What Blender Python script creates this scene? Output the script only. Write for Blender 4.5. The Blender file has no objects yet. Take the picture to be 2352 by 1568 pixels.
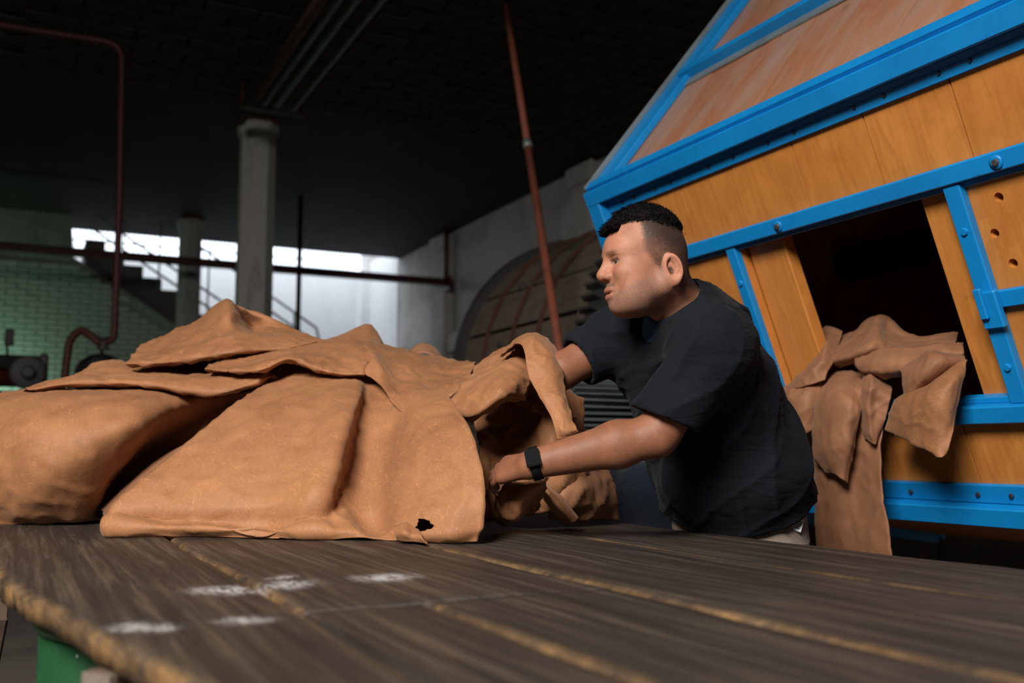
import bpy, bmesh, math, random
import numpy as np
from mathutils import Vector, Matrix, noise as mn

# ---------------------------------------------------------------- camera
YAW = math.radians(26.5); PIT = math.radians(6.27); FPX = 2275.0; CZ = 1.1
scene = bpy.context.scene
col = scene.collection
cam_d = bpy.data.cameras.new('camera'); cam = bpy.data.objects.new('camera', cam_d); col.objects.link(cam)
cam_d.sensor_width = 36.0; cam_d.lens = 36.0 * FPX / 2352.0
cam.location = (0, 0, CZ); cam.rotation_euler = (math.pi/2 + PIT, 0, -YAW)
cam_d.dof.use_dof = True; cam_d.dof.focus_distance = 2.25; cam_d.dof.aperture_fstop = 2.7
cam_d.clip_start = 0.05
scene.camera = cam

# ---------------------------------------------------------------- world, lights, exposure
w = bpy.data.worlds.new('sky'); scene.world = w; w.use_nodes = True
bg = w.node_tree.nodes['Background']; bg.inputs[0].default_value = (0.86, 0.92, 1.0, 1); bg.inputs[1].default_value = 2.9
scene.view_settings.view_transform = 'Standard'; scene.view_settings.look = 'None'
scene.view_settings.exposure = 0.0; scene.view_settings.gamma = 1.0
scene.view_settings.use_curve_mapping = False

def area_light(name, loc, target, sx, sy, power, color):
    l = bpy.data.lights.new(name, 'AREA'); l.shape = 'RECTANGLE'; l.size = sx; l.size_y = sy
    l.energy = power; l.color = color
    o = bpy.data.objects.new(name, l); col.objects.link(o); o.location = loc
    o.rotation_euler = (Vector(target) - Vector(loc)).to_track_quat('-Z', 'Y').to_euler()
    return o
KEY_LOC = (-2.5, -1.0, 4.3)          # key light under an invented rooflight, above the camera's left shoulder
key = area_light('key_area_light', KEY_LOC, (0.3, 2.0, 0.9), 2.1, 2.1, 370, (1.0, 0.955, 0.90))
key.data.spread = math.radians(125)
area_light('green_wall_fill', (-0.9, 14.5, 1.75), (-0.9, 14.98, 2.3), 2.0, 0.25, 15, (0.62, 1.0, 0.77))  # unseen area light added low down for the wall's greenish light

# ---------------------------------------------------------------- helpers
Fh = np.array([math.sin(YAW), math.cos(YAW), 0]); Rh = np.array([math.cos(YAW), -math.sin(YAW), 0]); Zh = np.array([0, 0, 1.0])
Fc = Fh*math.cos(PIT) + Zh*math.sin(PIT); Uc = -Fh*math.sin(PIT) + Zh*math.cos(PIT); C0 = np.array([0, 0, CZ])
def ray(x, y): return Fc + (x-1176)/FPX*Rh + (784-y)/FPX*Uc
def PX(x, y, X): d = ray(x, y); return C0 + d*(X/d[0])
def PY(x, y, Y): d = ray(x, y); return C0 + d*(Y/d[1])
def PZ(x, y, z): d = ray(x, y); return C0 + d*((z-CZ)/d[2])
def PD(x, y, D): d = ray(x, y); return C0 + d*(D/d.dot(Fh))
def proj(P):
    v = np.asarray(P) - C0; z = v@Fc
    return np.stack([1176 + FPX*(v@Rh)/z, 784 - FPX*(v@Uc)/z], -1)

rng = random.Random(7)

def tag(o, label=None, cat=None, group=None, kind=None):
    if label: o['label'] = label
    if cat: o['category'] = cat
    if group: o['group'] = group
    if kind: o['kind'] = kind
    return o
def empty(name, loc, label, cat, group=None, kind=None):
    o = bpy.data.objects.new(name, None); col.objects.link(o); o.location = loc; o.empty_display_size = 0.1
    return tag(o, label, cat, group, kind)
def chain_inv(parent):
    m = Matrix.Identity(4); p = parent
    while p is not None:
        loc = Matrix.Translation(p.location) @ p.rotation_euler.to_matrix().to_4x4()
        m = loc @ m if p.parent is None else (p.matrix_parent_inverse @ loc) @ m
        p = p.parent
    return m.inverted()
def parent_to(o, parent):
    if parent is not None:
        o.parent = parent; o.matrix_parent_inverse = chain_inv(parent)
    return o
def mesh_obj(name, V, Fs, mat, parent=None, smooth=False):
    me = bpy.data.meshes.new(name)
    me.from_pydata([tuple(map(float, v)) for v in V], [], [tuple(map(int, f)) for f in Fs])
    me.validate(); me.update()
    if mat: me.materials.append(mat)
    if smooth: me.polygons.foreach_set('use_smooth', [True]*len(me.polygons))
    o = bpy.data.objects.new(name, me); col.objects.link(o)
    return parent_to(o, parent)
def inst(name, me, loc, rot, parent=None, scale=None):
    o = bpy.data.objects.new(name, me); col.objects.link(o); o.location = loc; o.rotation_euler = rot
    if scale: o.scale = scale
    return parent_to(o, parent)
def bm_obj(name, bm, mat, parent=None, smooth=False):
    me = bpy.data.meshes.new(name); bm.normal_update(); bm.to_mesh(me); bm.free()
    if mat: me.materials.append(mat)
    if smooth: me.polygons.foreach_set('use_smooth', [True]*len(me.polygons))
    o = bpy.data.objects.new(name, me); col.objects.link(o)
    return parent_to(o, parent)
def hexa(P8):
    """bmesh box from 8 corners: 4 bottom (ccw) then 4 top"""
    bm = bmesh.new(); vs = [bm.verts.new(tuple(map(float, p))) for p in P8]
    for f in ((3,2,1,0),(4,5,6,7),(0,1,5,4),(1,2,6,5),(2,3,7,6),(3,0,4,7)): bm.faces.new([vs[i] for i in f])
    bmesh.ops.recalc_face_normals(bm, faces=bm.faces)
    return bm
def bevel(bm, r, seg=1):
    if r > 0: bmesh.ops.bevel(bm, geom=list(bm.edges), offset=r, segments=seg, affect='EDGES', profile=0.5)
    return bm
def box(name, lo, hi, mat, parent=None, bv=0.0):
    x0,y0,z0 = lo; x1,y1,z1 = hi
    bm = hexa([(x0,y0,z0),(x1,y0,z0),(x1,y1,z0),(x0,y1,z0),(x0,y0,z1),(x1,y0,z1),(x1,y1,z1),(x0,y1,z1)])
    return bm_obj(name, bevel(bm, bv), mat, parent)
def frame_axes(d):
    d = np.array(d, float); d /= np.linalg.norm(d)
    a = np.array([0,0,1.0]) if abs(d[2]) < 0.9 else np.array([1.0,0,0])
    u = np.cross(a, d); u /= np.linalg.norm(u); v = np.cross(d, u)
    return d, u, v
def tube_geo(path, rad, n=12, V=None, Fs=None, cap=True):
    V = [] if V is None else V; Fs = [] if Fs is None else Fs
    path = [np.array(p, float) for p in path]; b0 = len(V); m = len(path)
    rad = [rad]*m if np.isscalar(rad) else rad
    u0 = None
    for i, p in enumerate(path):
        d = path[min(i+1, m-1)] - path[max(i-1, 0)]
        d, u, v = frame_axes(d)
        if u0 is not None:
            u = u0 - d*u0.dot(d); u /= np.linalg.norm(u); v = np.cross(d, u)
        u0 = u
        for k in range(n):
            a = 2*math.pi*k/n; V.append(p + rad[i]*(math.cos(a)*u + math.sin(a)*v))
    for i in range(m-1):
        for k in range(n):
            a = b0+i*n+k; b = b0+i*n+(k+1) % n; Fs.append((a, b, b+n, a+n))
    if cap:
        Fs.append(tuple(b0+k for k in reversed(range(n)))); Fs.append(tuple(b0+(m-1)*n+k for k in range(n)))
    return V, Fs
def tube(name, path, rad, mat, parent=None, n=12):
    V, Fs = tube_geo(path, rad, n); return mesh_obj(name, V, Fs, mat, parent, True)
def bend(pts, r=0.12, n=5):
    """round the corners of a polyline"""
    pts = [np.array(p, float) for p in pts]; out = [pts[0]]
    for a, b, c in zip(pts[:-2], pts[1:-1], pts[2:]):
        u = (a-b)/np.linalg.norm(a-b); v = (c-b)/np.linalg.norm(c-b)
        rr = min(r, np.linalg.norm(a-b)*.45, np.linalg.norm(c-b)*.45)
        p0 = b+u*rr; p1 = b+v*rr
        for i in range(n+1):
            t = i/n; out.append((1-t)**2*p0 + 2*t*(1-t)*b + t*t*p1)
    out.append(pts[-1]); return out
def lathe(name, profile, centre, axis, mat, parent=None, n=32, smooth=True):
    """profile: (distance along axis, radius)"""
    d, u, v = frame_axes(axis); V = []; Fs = []
    for (h, r) in profile:
        for k in range(n):
            a = 2*math.pi*k/n; V.append(np.array(centre)+d*h+r*(math.cos(a)*u+math.sin(a)*v))
    for i in range(len(profile)-1):
        for k in range(n):
            a = i*n+k; b = i*n+(k+1) % n; Fs.append((a, b, b+n, a+n))
    Fs.append(tuple(reversed(range(n)))); m = len(profile)-1; Fs.append(tuple(m*n+k for k in range(n)))
    o = mesh_obj(name, V, Fs, mat, parent, False)
    if smooth:
        for p in o.data.polygons:
            if len(p.vertices) == 4: p.use_smooth = True
    return o

# ---------------------------------------------------------------- materials
def new_mat(name):
    m = bpy.data.materials.new(name); m.use_nodes = True
    nt = m.node_tree; b = nt.nodes['Principled BSDF']; return m, nt, b
def N(nt, t, **kw):
    n = nt.nodes.new(t)
    for k, v in kw.items():
        if k in ('operation', 'blend_type', 'data_type', 'noise_dimensions', 'feature', 'wave_type', 'bands_direction', 'attribute_name', 'attribute_type', 'vector_type'): setattr(n, k, v)
        else: n.inputs[k].default_value = v
    return n
def L(nt, a, b): nt.links.new(a, b)
def coords(nt, scale=(1,1,1), rot=(0,0,0)):
    tc = nt.nodes.new('ShaderNodeTexCoord'); mp = nt.nodes.new('ShaderNodeMapping')
    mp.inputs['Scale'].default_value = scale; mp.inputs['Rotation'].default_value = rot
    L(nt, tc.outputs['Object'], mp.inputs['Vector']); return mp.outputs['Vector']
def noise(nt, vec, scale, detail=4, rough=0.6, dist=0.0):
    n = nt.nodes.new('ShaderNodeTexNoise'); n.inputs['Scale'].default_value = scale
    n.inputs['Detail'].default_value = detail; n.inputs['Roughness'].default_value = rough; n.inputs['Distortion'].default_value = dist
    L(nt, vec, n.inputs['Vector']); return n.outputs['Fac']
def ramp(nt, fac, stops):
    r = nt.nodes.new('ShaderNodeValToRGB'); e = r.color_ramp.elements
    while len(e) < len(stops): e.new(0.5)
    for el, (p, c) in zip(e, stops):
        el.position = p; el.color = (*c, 1) if len(c) == 3 else c
    L(nt, fac, r.inputs['Fac']); return r.outputs['Color']
def mix(nt, fac, a, b, mode='MIX'):
    m = nt.nodes.new('ShaderNodeMix'); m.data_type = 'RGBA'; m.blend_type = mode
    for s, v in ((m.inputs[0], fac), (m.inputs[6], a), (m.inputs[7], b)):
        if hasattr(v, 'node'): L(nt, v, s)
        elif isinstance(v, (int, float)): s.default_value = v
        else: s.default_value = (*v, 1)
    return m.outputs[2]
def math_n(nt, op, a, b=None, clamp=False):
    m = nt.nodes.new('ShaderNodeMath'); m.operation = op; m.use_clamp = clamp
    for s, v in zip(m.inputs, (a, b)):
        if v is None: continue
        if hasattr(v, 'node'): L(nt, v, s)
        else: s.default_value = v
    return m.outputs[0]
def bump(nt, b, h, strength=0.3, dist=0.01):
    n = nt.nodes.new('ShaderNodeBump'); n.inputs['Strength'].default_value = strength; n.inputs['Distance'].default_value = dist
    L(nt, h, n.inputs['Height']); L(nt, n.outputs['Normal'], b.inputs['Normal'])
def plain(name, c, rough=0.6, metal=0.0, var=0.25, scale=6.0, bmp=0.1, spec=0.5):
    m, nt, b = new_mat(name); v = coords(nt)
    f = noise(nt, v, scale, 5, 0.65)
    lo = tuple(x*(1-var) for x in c); hi = tuple(min(1, x*(1+var)) for x in c)
    L(nt, ramp(nt, f, [(0.3, lo), (0.7, hi)]), b.inputs['Base Color'])
    b.inputs['Roughness'].default_value = rough; b.inputs['Metallic'].default_value = metal
    b.inputs['Specular IOR Level'].default_value = spec
    if bmp: bump(nt, b, noise(nt, v, scale*8, 4), bmp, 0.01)
    return m
M = {}
def stained(name, base, dirt, scale=1.2, thr=(0.45, 0.7), rough=0.85, bmp=0.2, stretch=(1,1,1), spec=0.3):
    m, nt, b = new_mat(name); v = coords(nt, stretch)
    f = noise(nt, v, scale, 8, 0.7, 0.6); fine = noise(nt, v, scale*9, 6, 0.7)
    c = ramp(nt, f, [(thr[0], base), (thr[1], dirt)])
    c = mix(nt, 0.35, c, ramp(nt, fine, [(0.3, tuple(x*.7 for x in base)), (0.7, base)]))
    L(nt, c, b.inputs['Base Color']); b.inputs['Roughness'].default_value = rough; b.inputs['Specular IOR Level'].default_value = spec
    bump(nt, b, fine, bmp, 0.02); return m
M['plaster'] = stained('white_plaster', (0.50,0.49,0.47), (0.26,0.245,0.22))
M['yard_white'] = stained('yard_white_paint', (0.80,0.81,0.82), (0.66,0.67,0.68), thr=(0.5,0.85))
M['column'] = stained('column_paint', (0.36,0.35,0.325), (0.075,0.07,0.065), scale=2.0, thr=(0.52,0.72), stretch=(2.5,2.5,0.5))
M['ceiling'] = stained('ceiling_soot', (0.032,0.027,0.021), (0.012,0.010,0.008), scale=1.5)
M['floor'] = stained('floor_cement', (0.16,0.135,0.115), (0.06,0.05,0.045), scale=2.5)
M['brick'] = stained('painted_brick', (0.36,0.44,0.36), (0.12,0.14,0.11), scale=3.0, thr=(0.42,0.72))
M['mortar'] = stained('wall_mortar', (0.24,0.29,0.24), (0.10,0.11,0.09), scale=3.0)
M['concrete'] = stained('dark_concrete', (0.10,0.095,0.09), (0.045,0.042,0.04), scale=2.0)
M['rust'] = stained('red_oxide_steel', (0.26,0.075,0.042), (0.13,0.05,0.036), scale=7.0, rough=0.6)
M['darkred'] = stained('dark_red_paint', (0.060,0.012,0.010), (0.03,0.008,0.007), scale=5.0, rough=0.5)
M['tubegrey'] = plain('grey_conduit', (0.20,0.23,0.23), 0.45, 0.3)
M['conduit'] = plain('dusty_conduit', (0.075,0.09,0.09), 0.6)
M['hoop'] = stained('rusty_hoop', (0.10,0.045,0.025), (0.05,0.025,0.018), scale=7.0)
M['low_bounce'] = stained('low_bounce_plaster', (0.07,0.065,0.06), (0.03,0.028,0.025))  # for the unseen walls, coloured dark to cut bounced light
M['iron'] = stained('dark_iron', (0.045,0.042,0.04), (0.02,0.018,0.016), scale=8.0, rough=0.55, spec=0.5)
M['oldwood'] = stained('grey_stave_wood', (0.14,0.113,0.084), (0.07,0.054,0.04), scale=3.0, stretch=(6,1,6))
M['rail'] = plain('grey_rail_paint', (0.09,0.12,0.14), 0.5)
M['navy_metal'] = stained('stained_blue_metal', (0.016,0.026,0.044), (0.13,0.11,0.06), scale=9.0, thr=(0.5,0.8), rough=0.6)
M['greenpaint'] = stained('green_barrel_paint', (0.010,0.060,0.020), (0.006,0.022,0.010), scale=3.0, thr=(0.4,0.75), rough=0.45, spec=0.4)
M['darkwood'] = stained('dark_rough_wood', (0.085,0.055,0.038), (0.035,0.022,0.016), scale=6.0, stretch=(1,1,6))
M['paleend'] = stained('sawn_end_wood', (0.17,0.135,0.115), (0.08,0.06,0.05), scale=12.0)

def blue_paint():
    m, nt, b = new_mat('blue_enamel'); v = coords(nt)
    f = noise(nt, v, 3.0, 6, 0.7); g = noise(nt, v, 26.0, 6, 0.75, 0.4)
    c = ramp(nt, f, [(0.3, (0.003,0.185,0.49)), (0.7, (0.004,0.25,0.63))])
    c = mix(nt, ramp(nt, g, [(0.64,(0,0,0)),(0.72,(0.75,0.75,0.75))]), c, (0.006,0.11,0.17))
    L(nt, c, b.inputs['Base Color']); b.inputs['Roughness'].default_value = 0.42
    bump(nt, b, noise(nt, v, 60, 4), 0.06, 0.004); return m
M['blue'] = blue_paint()
def drum_wood(name, a, bcol, dk, rough=0.5, dusty=False, axis='Z'):
    m, nt, b = new_mat(name)
    # grain runs across Y joints, i.e. down the face
    v = coords(nt, (3.0, 26.0, 3.0)); big = coords(nt)
    oi = nt.nodes.new('ShaderNodeObjectInfo')
    add = nt.nodes.new('ShaderNodeVectorMath'); add.operation = 'ADD'
    sc_ = nt.nodes.new('ShaderNodeVectorMath'); sc_.operation = 'SCALE'; sc_.inputs[3].default_value = 13.0
    cmb = nt.nodes.new('ShaderNodeCombineXYZ'); L(nt, oi.outputs['Random'], cmb.inputs[0]); L(nt, oi.outputs['Random'], cmb.inputs[2])
    L(nt, cmb.outputs[0], sc_.inputs[0]); L(nt, v, add.inputs[0]); L(nt, sc_.outputs[0], add.inputs[1]); v = add.outputs[0]
    g = noise(nt, v, 1.2, 7, 0.65, 1.4); h = noise(nt, big, 5.0, 5, 0.6, 0.8)
    c = ramp(nt, g, [(0.25, bcol), (0.6, a)])
    c = mix(nt, ramp(nt, h, [(0.45,(0,0,0)),(0.75,(0.55,0.55,0.55))]), c, dk)
    c = mix(nt, math_n(nt, 'MULTIPLY', oi.outputs['Random'], 0.35), c, bcol)
    if dusty:
        d = noise(nt, coords(nt, (0.8, 2.2, 0.8)), 2.4, 6, 0.6, 0.5)
        c = mix(nt, ramp(nt, d, [(0.42,(0,0,0)),(0.70,(0.6,0.6,0.6))]), c, (0.35,0.275,0.23))
    sm = noise(nt, big, 7.0, 6, 0.7, 0.3)
    c = mix(nt, ramp(nt, sm, [(0.66,(0,0,0)),(0.76,(0.7,0.7,0.7))]), c, (0.06,0.035,0.02))
    L(nt, c, b.inputs['Base Color']); b.inputs['Roughness'].default_value = rough
    bump(nt, b, g, 0.12, 0.004); return m
M['orange'] = drum_wood('orange_varnished_board', (0.62,0.242,0.052), (0.46,0.158,0.030), (0.34,0.10,0.018), 0.45)
M['topboard'] = drum_wood('weathered_top_board', (0.40,0.185,0.10), (0.29,0.12,0.06), (0.36,0.10,0.035), 0.42, True)

def leather(name, light, dark, scratch=True):
    m, nt, b = new_mat(name); v = coords(nt)
    f = noise(nt, v, 3.2, 6, 0.62, 0.8); g = noise(nt, v, 14.0, 5, 0.6, 0.3); fine = noise(nt, v, 420.0, 2, 0.6)
    c = ramp(nt, f, [(0.32, dark), (0.66, light)])
    c = mix(nt, 0.30, c, ramp(nt, g, [(0.3, dark), (0.7, tuple(min(1, x*1.25) for x in light))]))
    c = mix(nt, 0.22, c, ramp(nt, fine, [(0.35, tuple(x*.55 for x in light)), (0.65, tuple(min(1, x*1.25) for x in light))]))
    if scratch:
        s = noise(nt, coords(nt, (9, 2.2, 5), (0.5, 0.3, 0.9)), 3.0, 3, 0.5, 2.5)
        line = ramp(nt, s, [(0.490,(0,0,0)),(0.5,(0.5,0.5,0.5)),(0.510,(0,0,0))])
        c = mix(nt, line, c, tuple(min(1, x*1.5) for x in light))
    L(nt, c, b.inputs['Base Color']); b.inputs['Roughness'].default_value = 0.62
    b.inputs['Specular IOR Level'].default_value = 0.28
    b.inputs['Sheen Weight'].default_value = 0.12; b.inputs['Sheen Roughness'].default_value = 0.4
    b.inputs['Sheen Tint'].default_value = (1, 0.8, 0.6, 1)
    hgt = math_n(nt, 'ADD', math_n(nt, 'MULTIPLY', g, 0.5), math_n(nt, 'MULTIPLY', fine, 0.10))
    bump(nt, b, hgt, 0.35, 0.012); return m
M['hide'] = leather('tan_leather', (0.355,0.160,0.070), (0.195,0.078,0.032))
M['hide2'] = leather('tan_leather_brown', (0.32,0.147,0.075), (0.20,0.086,0.042), False)

def table_wood():
    m, nt, b = new_mat('weathered_table_board')
    v = coords(nt, (30, 1.0, 30)); big = coords(nt, (1, 0.5, 1)); raw = coords(nt)
    oi = nt.nodes.new('ShaderNodeObjectInfo')
    g = noise(nt, v, 1.6, 8, 0.72, 0.35); f = noise(nt, big, 4.5, 6, 0.65, 0.6); k = noise(nt, coords(nt, (6, 1.0, 6)), 9, 6, 0.75, 0.4)
    dk = ramp(nt, g, [(0.30, (0.009,0.007,0.006)), (0.50, (0.036,0.027,0.021)), (0.74, (0.13,0.098,0.07))])
    c = mix(nt, ramp(nt, f, [(0.40,(0,0,0)),(0.72,(0.5,0.5,0.5))]), dk, (0.029,0.022,0.019))
    c = mix(nt, ramp(nt, k, [(0.60,(0,0,0)),(0.78,(0.5,0.5,0.5))]), c, (0.16,0.098,0.042))
    at = N(nt, 'ShaderNodeAttribute', attribute_name='wear')
    wn = math_n(nt, 'MULTIPLY', at.outputs['Fac'], ramp(nt, noise(nt, raw, 11, 8, 0.8), [(0.40,(0.05,0.05,0.05)),(0.60,(1,1,1))]))
    bare = ramp(nt, noise(nt, raw, 40, 4, 0.6), [(0.3, (0.20,0.095,0.032)), (0.7, (0.40,0.24,0.092))])
    c = mix(nt, wn, c, bare)
    pt = N(nt, 'ShaderNodeAttribute', attribute_name='paint')
    pw = math_n(nt, 'MULTIPLY', pt.outputs['Fac'], ramp(nt, noise(nt, coords(nt, (60, 22, 60)), 1.6, 6, 0.75), [(0.40,(0,0,0)),(0.54,(1,1,1))]))
    c = mix(nt, pw, c, (0.52,0.50,0.49))
    L(nt, c, b.inputs['Base Color']); b.inputs['Roughness'].default_value = 0.52
    b.inputs['Specular IOR Level'].default_value = 0.35
    bump(nt, b, math_n(nt, 'ADD', g, math_n(nt, 'MULTIPLY', k, 0.5)), 0.55, 0.006); return m
M['table'] = table_wood()

def attr_mat(name, rough, bsc, bst, spec=0.4, sss=0.0, bd=0.002):
    m, nt, b = new_mat(name); at = N(nt, 'ShaderNodeAttribute', attribute_name='tint'); v = coords(nt)
    f = noise(nt, v, 60, 5, 0.65)
    c = mix(nt, 0.25, at.outputs['Color'], ramp(nt, f, [(0.3,(0.55,0.45,0.42)),(0.7,(1,1,1))]), 'MULTIPLY')
    L(nt, c, b.inputs['Base Color']); b.inputs['Roughness'].default_value = rough; b.inputs['Specular IOR Level'].default_value = spec
    if sss:
        b.inputs['Subsurface Weight'].default_value = sss; b.inputs['Subsurface Radius'].default_value = (0.012, 0.005, 0.003); b.inputs['Subsurface Scale'].default_value = 0.5
    bump(nt, b, noise(nt, v, bsc, 3), bst, bd); return m
M['skin'] = attr_mat('skin', 0.56, 260, 0.25, 0.35, 0.12)
def fabric(name, c, bsc=500, wr=0.3):
    m, nt, b = new_mat(name); v = coords(nt)
    f = noise(nt, v, 7, 5, 0.6); wv = noise(nt, v, bsc, 2); fold = noise(nt, coords(nt, (1.0, 1.0, 2.6), (0, 0.6, 0.3)), 9, 3, 0.5, 0.8)
    cc = ramp(nt, f, [(0.3, tuple(x*.75 for x in c)), (0.7, tuple(min(1, x*1.2) for x in c))])
    L(nt, cc, b.inputs['Base Color']); b.inputs['Roughness'].default_value = 0.9; b.inputs['Specular IOR Level'].default_value = 0.15
    b.inputs['Sheen Weight'].default_value = 0.02
    bump(nt, b, math_n(nt, 'ADD', fold, math_n(nt, 'MULTIPLY', wv, 0.03)), wr, 0.03); return m
M['shirt'] = fabric('black_cotton', (0.0066,0.0078,0.0115))
M['undershirt'] = fabric('blue_cotton', (0.030,0.085,0.165))
M['trouser'] = fabric('grey_khaki', (0.235,0.185,0.155))
M['hair'] = plain('black_hair', (0.006,0.005,0.005), 0.8, 0, 0.3, 30, 0, 0.05)
M['blackrubber'] = plain('black_rubber', (0.006,0.006,0.007), 0.6, 0, 0.2, 30, 0.02, 0.2)
M['screen'] = plain('watch_screen', (0.004,0.004,0.005), 0.4, 0, 0.1, 5, 0, 0.01)
M['tagwhite'] = plain('white_label', (0.62,0.62,0.62), 0.7, 0, 0.05, 20, 0)
M['ink'] = plain('label_ink', (0.05,0.05,0.055), 0.8, 0, 0.1, 20, 0)
M['steel'] = plain('bolt_steel', (0.20,0.20,0.20), 0.35, 0.8, 0.3, 40, 0.05)
M['glass'] = plain('added_rooflight_glass', (0.7,0.75,0.75), 0.3, 0, 0.05, 4, 0)
M['boot'] = plain('dark_boot', (0.03,0.022,0.016), 0.6)
# ---------------------------------------------------------------- room shell
CEIL = 4.4; WX = 5.8
def struct(o): o['kind'] = 'structure'; return o
def slab_poly(name, poly, axis, lo, hi, mat, parent=None):
    """extrude a 2D polygon; axis 'Y': poly=(x,z) between y=lo..hi ; axis 'Z': poly=(x,y)"""
    V = []
    for h in (lo, hi):
        for (a, b) in poly: V.append((a, h, b) if axis == 'Y' else (a, b, h))
    n = len(poly); Fs = [tuple(range(n)), tuple(reversed(range(n, 2*n)))]
    for i in range(n): j = (i+1) % n; Fs.append((i, i+n, j+n, j))
    o = mesh_obj(name, V, Fs, mat, parent)
    bm = bmesh.new(); bm.from_mesh(o.data); bmesh.ops.recalc_face_normals(bm, faces=bm.faces); bm.to_mesh(o.data); bm.free()
    return o
struct(box('floor', (-7, -5, -0.1), (WX, 18.2, 0), M['floor']))
wall_r = struct(box('wall_right', (WX, -5, -0.1), (WX+0.3, 18.2, 4.9), M['plaster']))
struct(box('wall_left', (-7.3, -5, -0.1), (-7, 18.2, 4.9), M['low_bounce']))
struct(box('wall_near', (-7.3, -5.3, -0.1), (WX+0.3, -5, 4.9), M['low_bounce']))
# ceiling with an opening added for the invented rooflight
hx0, hx1, hy0, hy1 = -3.7, -1.3, -2.2, 0.2
ceil_o = bpy.data.objects.new('ceiling', None); col.objects.link(ceil_o); ceil_o['kind'] = 'structure'
ceil_o.location = (0, 0, CEIL)
for (x0, x1, y0, y1) in ((-7, hx0, -5, 16), (hx1, WX, -5, 16), (hx0, hx1, -5, hy0), (hx0, hx1, hy1, 16)):
    box('ceiling_slab', (x0, y0, CEIL), (x1, y1, CEIL+0.25), M['ceiling'], ceil_o)
tile_me = bpy.data.meshes.new('ceiling_tile')
bm = hexa([(-.19,-.085,0),(.19,-.085,0),(.19,.085,0),(-.19,.085,0),(-.19,-.085,.03),(.19,-.085,.03),(.19,.085,.03),(-.19,.085,.03)])
bevel(bm, 0.008); bm.to_mesh(tile_me); bm.free(); tile_me.materials.append(M['ceiling'])
nt_ = 0
for j in range(20):
    for i in range(15):
        y = 5.6 + j*0.19; x = -0.1 + i*0.40 + (0.2 if j % 2 else 0)
        if x > WX-0.25: continue
        inst('tile', tile_me, (x, y, CEIL-0.022+rng.uniform(-.006, .008)), (rng.uniform(-.02,.02), rng.uniform(-.02,.02), rng.uniform(-.02,.02)), ceil_o)
# invented rooflight, out of view: frame and panes added to explain the key light
wl = bpy.data.objects.new('added_rooflight_1', None); col.objects.link(wl); wl.location = (-2.5, -1.0, CEIL); wl['kind'] = 'structure'
for (a, b) in (((hx0,hy0),(hx0+.06,hy1)), ((hx1-.06,hy0),(hx1,hy1)), ((hx0+.06,hy0),(hx1-.06,hy0+.06)), ((hx0+.06,hy1-.06),(hx1-.06,hy1))):
    box('added_rooflight_frame', (a[0], a[1], CEIL+.25), (b[0], b[1], CEIL+.45), M['iron'], wl)
for i in range(3):
    x0 = hx0+.06+i*.76; box('added_rooflight_pane', (x0+.01, hy0+.07, CEIL+.40), (x0+.75, hy1-.07, CEIL+.41), M['glass'], wl)
# far courtyard
struct(box('wall_back', (-7, 17.9, -0.1), (WX, 18.2, 4.42), M['yard_white']))
struct(box('trim_1', (WX-0.18, 17.55, 0), (WX, 17.9, 4.42), M['yard_white']))
box('yard_face', (WX-0.02, 16.02, 0), (WX-0.001, 17.55, 4.6), M['yard_white'], wall_r)
# pilasters and ledge on the right wall
for k, (y, wd) in enumerate(((13.85, 0.5), (9.55, 0.5), (5.2, 0.5))):
    struct(box('pilaster', (WX-0.16, y-wd/2, 0), (WX, y+wd/2, CEIL-0.05), M['plaster'], wall_r, 0.015))
    box('pilaster_cap', (WX-0.2, y-wd/2-.04, CEIL-0.28), (WX-0.16, y+wd/2+.04, CEIL-0.05), M['plaster'], wall_r, 0.01)
box('wall_ledge', (WX-0.12, 9.85, 2.55), (WX, 13.55, 2.82), M['plaster'], wall_r, 0.01)
box('wall_ledge', (WX-0.12, 14.15, 2.55), (WX, 15.9, 2.82), M['plaster'], wall_r, 0.01)
# green-lit brick wall below the stairs
bw = struct(slab_poly('wall_far', [(-7,0),(3.3,0),(3.3,2.10),(2.044,2.892),(0.607,3.798),(0.55,CEIL),(-7,CEIL)], 'Y', 15.02, 15.25, M['mortar']))
brick_me = bpy.data.meshes.new('brick')
bm = hexa([(-.125,-.012,-.034),(.125,-.012,-.034),(.125,.012,-.034),(-.125,.012,-.034),(-.125,-.012,.034),(.125,-.012,.034),(.125,.012,.034),(-.125,.012,.034)])
bevel(bm, 0.005); bm.to_mesh(brick_me); bm.free(); brick_me.materials.append(M['brick'])
def sof(x): return 3.798 - (x-0.607)*0.6305
nb = 0; rest = []
for j, i in [(j, i) for j in range(28) for i in range(16)] + [(j, i) for j in range(-20, 28) for i in range(-14, 16) if j < 0 or i < 0]:
        z = 1.62 + j*0.078; x = -0.75 + i*0.265 + (0.13 if j % 2 else 0)
        if z > 3.72 or z + .04 > sof(x+.13) - .02: continue
        loc = (x, 15.012 + rng.uniform(-.004, .004), z)
        if nb < 300: inst('brick', brick_me, loc, (0, rng.uniform(-.006,.006), 0), bw); nb += 1
        else: rest.append(loc)
if rest:
    V = []; Fs = []
    src = [tuple(v.co) for v in brick_me.vertices]; sf = [tuple(p.vertices) for p in brick_me.polygons]
    for l in rest:
        b0 = len(V); V += [(a[0]+l[0], a[1]+l[1], a[2]+l[2]) for a in src]; Fs += [tuple(i+b0 for i in f) for f in sf]
    o = mesh_obj('brick_field', V, Fs, M['brick'], bw); o['kind'] = 'stuff'

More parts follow.
